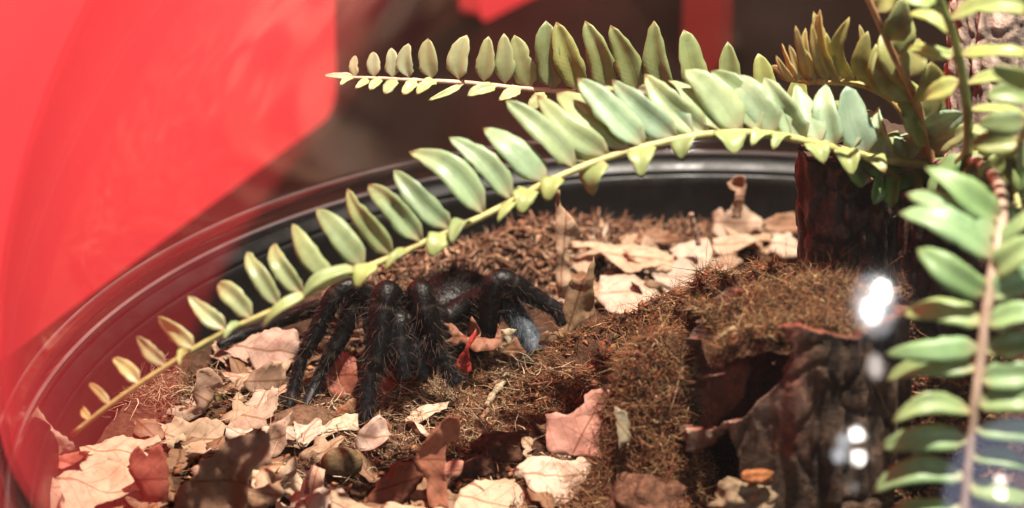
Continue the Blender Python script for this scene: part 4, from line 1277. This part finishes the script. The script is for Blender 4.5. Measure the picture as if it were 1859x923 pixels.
# frond 3: young yellow frond
path = [atY(*p) for p in [(1428, 146, 7.4), (1470, 150, 7.3), (1515, 151, 7.2), (1560, 154, 7.1), (1600, 170, 6.9), (1635, 200, 6.6), (1690, 300, 6.2)]]
fr, C = frond(path, 0.05, 0.13, (0.50, 0.36, 0.12), 'short young yellow frond with crowded pointed leaflets')
t3 = [(1402, 119), (1409, 101), (1420, 79), (1433, 82), (1444, 47), (1446, 70), (1463, 51), (1474, 43), (1477, 21), (1489, 18), (1515, 74), (1543, 31), (1560, 45), (1576, 57), (1500, 60), (1590, 80)]
b3 = [(1432, 150), (1441, 146), (1450, 144), (1460, 146), (1470, 148), (1480, 148), (1492, 150), (1503, 150), (1515, 150), (1526, 151), (1538, 151), (1552, 152), (1567, 156), (1590, 166), (1520, 151), (1618, 182)]
w3 = [18, 18, 20, 18, 20, 20, 22, 22, 26, 34, 24, 34, 26, 50, 26, 46]
for i, (t, b, w) in enumerate(zip(t3, b3, w3)):
    B_, k = onpath(C, *b)
    T_ = atY(*t, B_[1] + random.uniform(-0.5, 0.5))
    leaflet(fr, B_, T_, w / 60, lerp((0.58, 0.40, 0.15), (0.40, 0.37, 0.11), i / 15), np.array([-0.4, -0.8, 0.4]) + rng.normal(size=3) * 0.2, arch=0.10, cup=0.5, twist=random.gauss(0, 0.3), wide=0.30)
for (b, t, w) in [((1470, 150), (1500, 158), 14), ((1520, 152), (1572, 156), 14), ((1450, 147), (1470, 156), 12)]:
    B_, k = onpath(C, *b)
    leaflet(fr, B_, atY(*t, B_[1] - 0.5), w / 60, (0.55, 0.47, 0.16), (0, -0.3, 1))

# frond 4: reddish stalk rising to the top edge
path = [atY(*p) for p in [(1560, -40, 4.2), (1577, 0, 4.4), (1598, 45, 4.6), (1619, 94, 5.0), (1640, 135, 5.3), (1657, 170, 5.6), (1678, 232, 6.0), (1692, 300, 6.2)]]
fr, C = frond(path, 0.09, 0.14, (0.44, 0.24, 0.12), 'reddish stalk rising to the top edge with broad olive leaflets')
for (b, t, w, dy, tint) in [((1590, 22), (1616, -30), 44, 0.5, YEL), ((1612, 72), (1640, -4), 50, -0.3, (0.42, 0.42, 0.16)), ((1625, 100), (1650, 30), 52, 0.4, (0.38, 0.38, 0.14)), ((1645, 140), (1668, 70), 50, 0.5, (0.38, 0.37, 0.13)), ((1664, 185), (1690, 112), 54, -0.3, (0.40, 0.36, 0.12)), ((1680, 232), (1700, 130), 56, 0.2, (0.36, 0.34, 0.12)), ((1640, 150), (1600, 60), 54, 0.6, (0.36, 0.36, 0.12)), ((1655, 185), (1590, 95), 58, 0.4, (0.34, 0.35, 0.12)), ((1668, 225), (1628, 140), 58, 0.2, (0.33, 0.37, 0.12)), ((1680, 262), (1636, 190), 60, -0.3, (0.32, 0.37, 0.12)), ((1686, 240), (1752, 205), 50, -0.6, BLUEG), ((1690, 262), (1770, 225), 46, -0.8, (0.42, 0.46, 0.24))]:
    B_, k = onpath(C, *b)
    leaflet(fr, B_, atY(*t, B_[1] + dy), w / 60, tint, TOCAM + rng.normal(size=3) * 0.45, arch=0.1, cup=0.35, twist=random.gauss(0, 0.4))

# frond 5: tall green stalk at the top right
path = [atY(*p) for p in [(1690, -50, -0.6), (1706, 0, 0), (1727, 52, 0.6), (1742, 110, 1.2), (1752, 170, 1.8), (1758, 225, 2.6), (1752, 285, 3.8), (1700, 310, 6.0)]]
fr, C = frond(path, 0.11, 0.17, (0.30, 0.36, 0.12), 'tall green stalk at upper right with long blurred blades')
for (b, t, w, dy) in [((1722, 38), (1872, 18), 44, -0.6), ((1742, 100), (1880, 96), 34, -0.6), ((1752, 156), (1880, 160), 34, -0.5), ((1757, 200), (1885, 225), 34, -0.4), ((1757, 232), (1822, 262), 30, -0.4), ((1712, 15), (1640, -2), 34, -0.3), ((1730, 66), (1650, 20), 34, 0.6), ((1740, 105), (1648, 82), 34, 0.6), ((1748, 150), (1672, 180), 44, 0.8), ((1700, -20), (1870, -5), 40, -0.6)]:
    B_, k = onpath(C, *b)
    leaflet(fr, B_, atY(*t, B_[1] + dy), w / 63, lerp(LIME, (0.40, 0.48, 0.14), random.random()), np.array([0, -0.5, 0.9]) + rng.normal(size=3) * 0.15, arch=0.12, cup=0.3, tipcurl=0.15)

# frond 6: near frond hanging at the right
path = [atY(*p) for p in [(1745, 958, -8.2), (1752, 915, -8), (1763, 800, -7.4), (1772, 720, -7.0), (1782, 640, -6.4), (1792, 560, -5.8), (1805, 480, -5.0), (1819, 400, -3.6), (1810, 330, -0.5), (1770, 295, 3.0), (1700, 300, 6.1)]]
fr, C = frond(path, 0.13, 0.19, (0.40, 0.29, 0.22), 'near blurred frond hanging at the right with a pinkish stalk')
l6 = [((1803, 470), (1640, 378), 74), ((1808, 430), (1652, 340), 66), ((1796, 535), (1672, 452), 56), ((1786, 590), (1638, 562), 52), ((1783, 632), (1608, 640), 46), ((1778, 672), (1604, 680), 50), ((1772, 752), (1622, 758), 48), ((1764, 800), (1598, 808), 50), ((1757, 868), (1582, 886), 52), ((1750, 925), (1600, 935), 46), ((1815, 400), (1690, 300), 60),
      ((1812, 450), (1900, 380), 56), ((1806, 500), (1905, 430), 56), ((1800, 545), (1905, 490), 56), ((1796, 590), (1905, 560), 50), ((1790, 640), (1905, 615), 48), ((1785, 690), (1905, 680), 50), ((1778, 735), (1905, 735), 50), ((1772, 780), (1905, 790), 48), ((1766, 830), (1880, 850), 46), ((1760, 880), (1870, 905), 46)]
for (b, t, w) in l6:
    B_, k = onpath(C, *b)
    leaflet(fr, B_, atY(*t, B_[1] + random.uniform(-0.5, 0.6)), w / 66, lerp((0.27, 0.40, 0.15), (0.34, 0.46, 0.20), random.random()), TOCAM * 0.7 + np.array([0, 0, 0.7]) + rng.normal(size=3) * 0.15, arch=0.10, cup=0.5, tipcurl=0.2, twist=random.gauss(0, 0.25), wide=0.42)

# frond 7: short frond of the crown, curving to the right
path = [atY(*p) for p in [(1850, 380, 0.5), (1838, 330, 1.6), (1805, 290, 3.0), (1760, 282, 4.4), (1700, 300, 6.1)]]
fr, C = frond(path, 0.09, 0.14, (0.34, 0.36, 0.14), 'short frond curving right out of the fern crown')
for (b, t, w) in [((1845, 370), (1790, 420), 56), ((1838, 340), (1760, 385), 60), ((1815, 300), (1735, 360), 62), ((1790, 288), (1700, 345), 60), ((1760, 284), (1690, 370), 60), ((1840, 345), (1890, 300), 50), ((1820, 305), (1860, 240), 50), ((1790, 286), (1820, 215), 50), ((1765, 282), (1785, 225), 48), ((1735, 290), (1700, 335), 46)]:
    B_, k = onpath(C, *b)
    leaflet(fr, B_, atY(*t, B_[1] + random.uniform(-0.8, 0.2)), w / 61, lerp((0.20, 0.31, 0.10), (0.25, 0.37, 0.15), random.random()), TOCAM + rng.normal(size=3) * 0.3, arch=0.12, cup=0.35, twist=random.gauss(0, 0.3))

# frond 9: soft olive frond at the right edge
path = [atY(*p) for p in [(1900, 120, -3), (1880, 180, -2.2), (1860, 240, -0.8), (1830, 285, 1.4), (1780, 300, 3.6), (1700, 303, 6.0)]]
fr, C = frond(path, 0.08, 0.14, (0.34, 0.36, 0.14), 'soft olive frond bending towards the right edge')
for (b, t, w) in [((1890, 150), (1800, 120), 40), ((1880, 185), (1790, 175), 44), ((1868, 220), (1775, 225), 46), ((1850, 255), (1765, 262), 46), ((1830, 285), (1770, 320), 50), ((1800, 298), (1770, 350), 50), ((1850, 255), (1900, 320), 50), ((1830, 285), (1880, 365), 52), ((1800, 298), (1845, 392), 52), ((1765, 302), (1800, 385), 52)]:
    B_, k = onpath(C, *b)
    leaflet(fr, B_, atY(*t, B_[1] + random.uniform(-0.8, 0.2)), w / 62, lerp((0.26, 0.34, 0.12), (0.36, 0.42, 0.16), random.random()), TOCAM + rng.normal(size=3) * 0.3, arch=0.12, cup=0.35, twist=random.gauss(0, 0.3))

# frond 8: low dark frond over the stump
path = [atY(*p) for p in [(1560, 335, 6.6), (1600, 320, 6.5), (1640, 308, 6.4), (1695, 302, 6.2)]]
fr, C = frond(path, 0.07, 0.12, (0.40, 0.26, 0.14), 'short low frond drooping over the dark stump')
for (b, t, w) in [((1575, 330), (1535, 300), 44), ((1600, 320), (1585, 372), 40), ((1630, 312), (1620, 378), 44), ((1655, 306), (1665, 372), 48), ((1675, 303), (1712, 366), 50), ((1610, 318), (1560, 290), 36), ((1680, 302), (1740, 330), 46), ((1640, 310), (1600, 290), 36)]:
    B_, k = onpath(C, *b)
    leaflet(fr, B_, atY(*t, B_[1] - random.uniform(0.2, 0.9)), w / 60, (0.19, 0.32, 0.07), TOCAM + rng.normal(size=3) * 0.3, arch=0.12, cup=0.3)

# ------------------------------------------------------------------ tarantula
spider = empty('tarantula', atY(735, 640, 7.0) * [1, 1, 0] + [0, 0, -5.1], 'large black hairy tarantula standing on the leaf litter under the long frond', 'tarantula')
LEGS = [
 [(722, 600, 7.2, .50), (705, 535, 6.3, .58), (696, 560, 5.9, .62), (690, 610, 5.5, .60), (682, 655, 5.1, .52), (674, 676, 4.9, .37), (669, 700, 4.7, .37), (667, 738, 4.4, .34), (661, 778, 4.15, .28)],
 [(705, 590, 7.6, .50), (645, 526, 7.4, .50), (610, 535, 7.1, .48), (585, 580, 6.8, .45), (562, 625, 6.4, .40), (548, 652, 6.2, .31), (538, 685, 5.9, .31), (531, 715, 5.6, .28), (523, 744, 5.2, .24)],
 [(712, 595, 7.4, .50), (672, 540, 7.6, .50), (642, 560, 7.3, .48), (622, 605, 7.0, .45), (600, 645, 6.6, .40), (585, 673, 6.4, .31), (570, 705, 6.0, .30), (554, 742, 5.3, .24)],
 [(705, 590, 8.4, .50), (650, 556, 9.0, .46), (590, 556, 9.2, .42), (530, 575, 9.2, .38), (480, 594, 9.0, .33), (440, 609, 8.8, .31), (395, 628, 8.3, .22)],
 [(758, 600, 7.0, .50), (762, 532, 6.4, .56), (770, 560, 6.0, .58), (783, 605, 5.8, .50), (793, 632, 5.7, .38), (806, 658, 5.6, .36), (818, 680, 5.5, .33), (832, 698, 5.35, .26)],
 [(790, 600, 7.8, .50), (850, 625, 7.7, .46), (884, 605, 7.6, .45), (890, 550, 7.8, .48), (902, 512, 8.0, .52), (930, 516, 8.1, .50), (958, 532, 8.2, .42), (992, 552, 8.3, .36), (1012, 564, 8.3, .31), (1022, 592, 8.1, .24)],
 [(790, 595, 8.2, .50), (850, 552, 8.8, .50), (895, 540, 8.6, .50), (922, 556, 8.4, .52), (945, 588, 8.1, .50), (962, 616, 7.8, .46), (974, 642, 7.5, .40)],
 [(780, 590, 8.8, .50), (830, 548, 9.6, .50), (862, 560, 9.8, .46), (876, 600, 9.6, .38), (880, 640, 9.2, .25)],
 [(736, 610, 6.6, .36), (728, 580, 5.9, .42), (726, 615, 5.5, .40), (730, 650, 5.2, .34), (734, 690, 5.0, .26)],
 [(752, 610, 6.7, .36), (752, 590, 6.0, .40), (756, 625, 5.7, .38), (762, 660, 5.5, .32), (768, 690, 5.4, .25)],
]
SHEEN = {6: (0.085, 0.100, 0.115)}  # blue-grey hair sheen of this leg, put into its colour
vs_, fs_, cs_ = [], [], []
HP, HD, HL, HC, HR = [], [], [], [], []
off = 0
DARK = np.array((0.0045, 0.0034, 0.0030))


def add(V, F, c):
    global off
    vs_.append(V)
    fs_.extend([tuple(i + off for i in f) for f in F])
    cs_.append(np.broadcast_to(c, (len(V), 3)))
    off += len(V)


for li, leg in enumerate(LEGS):
    P = np.array([atY(*q[:3]) for q in leg])
    R = np.array([q[3] for q in leg]) * (0.70 if li in (1, 2, 3) else 0.78)
    n = 14 * (len(leg) - 1)
    C = catmull(P, n)
    tt = np.linspace(0, len(leg) - 1, n)
    Rr = np.interp(tt, np.arange(len(leg)), R)
    # joints: slim pinch and pale ring at each bend below the knee
    col = np.tile(DARK, (n, 1))
    for j in range(2, len(leg) - 1):
        if j in (2, 4, 5, 7):
            d = np.abs(tt - j)
            Rr = Rr * (1 - 0.05 * np.exp(-(d / 0.12) ** 2))
            wgt = np.exp(-(d / 0.06) ** 2)[:, None] * 0.5
            col = col * (1 - wgt) + np.array((0.06, 0.047, 0.038)) * wgt
    low = np.clip((tt - (len(leg) - 4)) / 3, 0, 1)[:, None]
    col = col + low * np.array((0.007, 0.009, 0.012))  # bluish highlight of the lower legs, painted into the colour
    if li in SHEEN:
        wgt = np.clip((tt - 2.9) / 1.6, 0, 1)[:, None]
        col = col * (1 - wgt) + np.array(SHEEN[li]) * wgt
    V, F = tube(C, Rr, 14)
    add(V, F, np.repeat(col, 14, axis=0))
    T, N, B = frames(C)
    m = 1500 if li < 8 else 500
    i = rng.integers(3, n - 1, m)
    a = rng.uniform(0, 6.28, m)
    rad = np.cos(a)[:, None] * N[i] + np.sin(a)[:, None] * B[i]
    HP.append(C[i] + rad * Rr[i][:, None] * 0.93)
    HD.append(rad * 0.85 + T[i] * rng.uniform(0.2, 1.0, m)[:, None] + rng.normal(size=(m, 3)) * 0.2)
    big = rng.uniform(size=m) < 0.16
    HL.append(np.where(big, rng.uniform(0.3, 0.62, m), rng.uniform(0.10, 0.24, m)) * np.clip(Rr[i] / 0.36, 0.45, 1.25))
    cc = np.where(big[:, None], np.array((0.10, 0.062, 0.046)), np.array((0.006, 0.0042, 0.0036)))
    if li == 6:
        cc = np.where((i > n * 0.45)[:, None], np.array((0.11, 0.13, 0.145)), cc)  # hairs on that leg carry the same painted sheen
    HC.append(cc * (1 + 0.3 * rng.normal(size=(m, 1))))
    HR.append(np.where(big, 0.0062, 0.006))


def ell(c, r, ax=0.0, tiltx=0.0):
    nu, nv = 18, 26
    th = np.linspace(0.03, math.pi - 0.03, nu)
    ph = np.linspace(0, 2 * math.pi, nv, endpoint=False)
    d = np.stack([np.sin(th)[:, None] * np.cos(ph), np.sin(th)[:, None] * np.sin(ph), np.repeat(np.cos(th)[:, None], nv, 1)], -1).reshape(-1, 3)
    V = d * np.array(r)
    c_, s_ = math.cos(ax), math.sin(ax)
    Rm = np.array([[c_, -s_, 0], [s_, c_, 0], [0, 0, 1]])
    F = [tuple(q) for q in gridfaces(nu, nv, True)[:, ::-1]] + [tuple(range(nv - 1, -1, -1)), tuple(range((nu - 1) * nv, nu * nv))]
    return V @ Rm.T + c, F, d @ Rm.T


for (c, r, ax, col, m, hc, ll) in [
 (atY(735, 585, 7.6), (1.35, 1.55, 0.75), -0.35, DARK * 1.0, 700, (0.016, 0.009, 0.007), 0.3),
 (atY(822, 562, 10.2), (1.35, 1.9, 1.25), -0.5, DARK * 1.0, 1500, (0.014, 0.008, 0.006), 0.5),
 (atY(727, 632, 6.3), (0.42, 0.55, 0.8), 0, DARK, 160, (0.02, 0.010, 0.008), 0.25),
 (atY(750, 634, 6.4), (0.42, 0.55, 0.8), 0, DARK, 160, (0.02, 0.010, 0.008), 0.25)]:
    V, F, d = ell(c, r, ax)
    add(V, F, col)
    i = rng.integers(0, len(V), m)
    HP.append(V[i])
    HD.append(d[i] + rng.normal(size=(m, 3)) * 0.35 + [0, 0.2, 0])
    HL.append(rng.uniform(0.4, 1.2, m) * ll)
    HC.append(np.array(hc) * (1 + 0.3 * rng.normal(size=(m, 1))))
    HR.append(np.full(m, 0.010))
Vall, Call = np.vstack(vs_), np.vstack(cs_)
kd = kdtree.KDTree(len(Vall))
for i, v in enumerate(Vall):
    kd.insert(v, i)
kd.balance()
tmp = bpy.data.meshes.new('tmp')
tmp.from_pydata([tuple(v) for v in Vall], [], fs_)
to = bpy.data.objects.new('tmp', tmp)
COL.objects.link(to)
md = to.modifiers.new('r', 'REMESH')
md.mode = 'VOXEL'
md.voxel_size = 0.085
md.adaptivity = 0
sm = to.modifiers.new('s', 'SMOOTH')
sm.iterations = 3
sm.factor = 0.4
dg = bpy.context.evaluated_depsgraph_get()
ev = to.evaluated_get(dg).to_mesh()
W = np.zeros(len(ev.vertices) * 3, np.float32)
ev.vertices.foreach_get('co', W)
W = W.reshape(-1, 3).astype(float)
FF = [tuple(p.vertices) for p in ev.polygons]
to.evaluated_get(dg).to_mesh_clear()
bpy.data.objects.remove(to)
bpy.data.meshes.remove(tmp)
cw = np.array([Call[kd.find(v)[1]] for v in W])
mk('body', W, FF, M_SPIDER, spider, col=cw)
HPa, HDa, HLa, HCa, HRa = np.vstack(HP), np.vstack(HD), np.concatenate(HL), np.vstack(HC), np.concatenate(HR)
strands('hair', HPa, HDa, HLa, HRa, np.clip(HCa, 0.004, 1), parent=spider, seg=3, bendamp=0.18, mat=M_HAIR, kind='stuff')
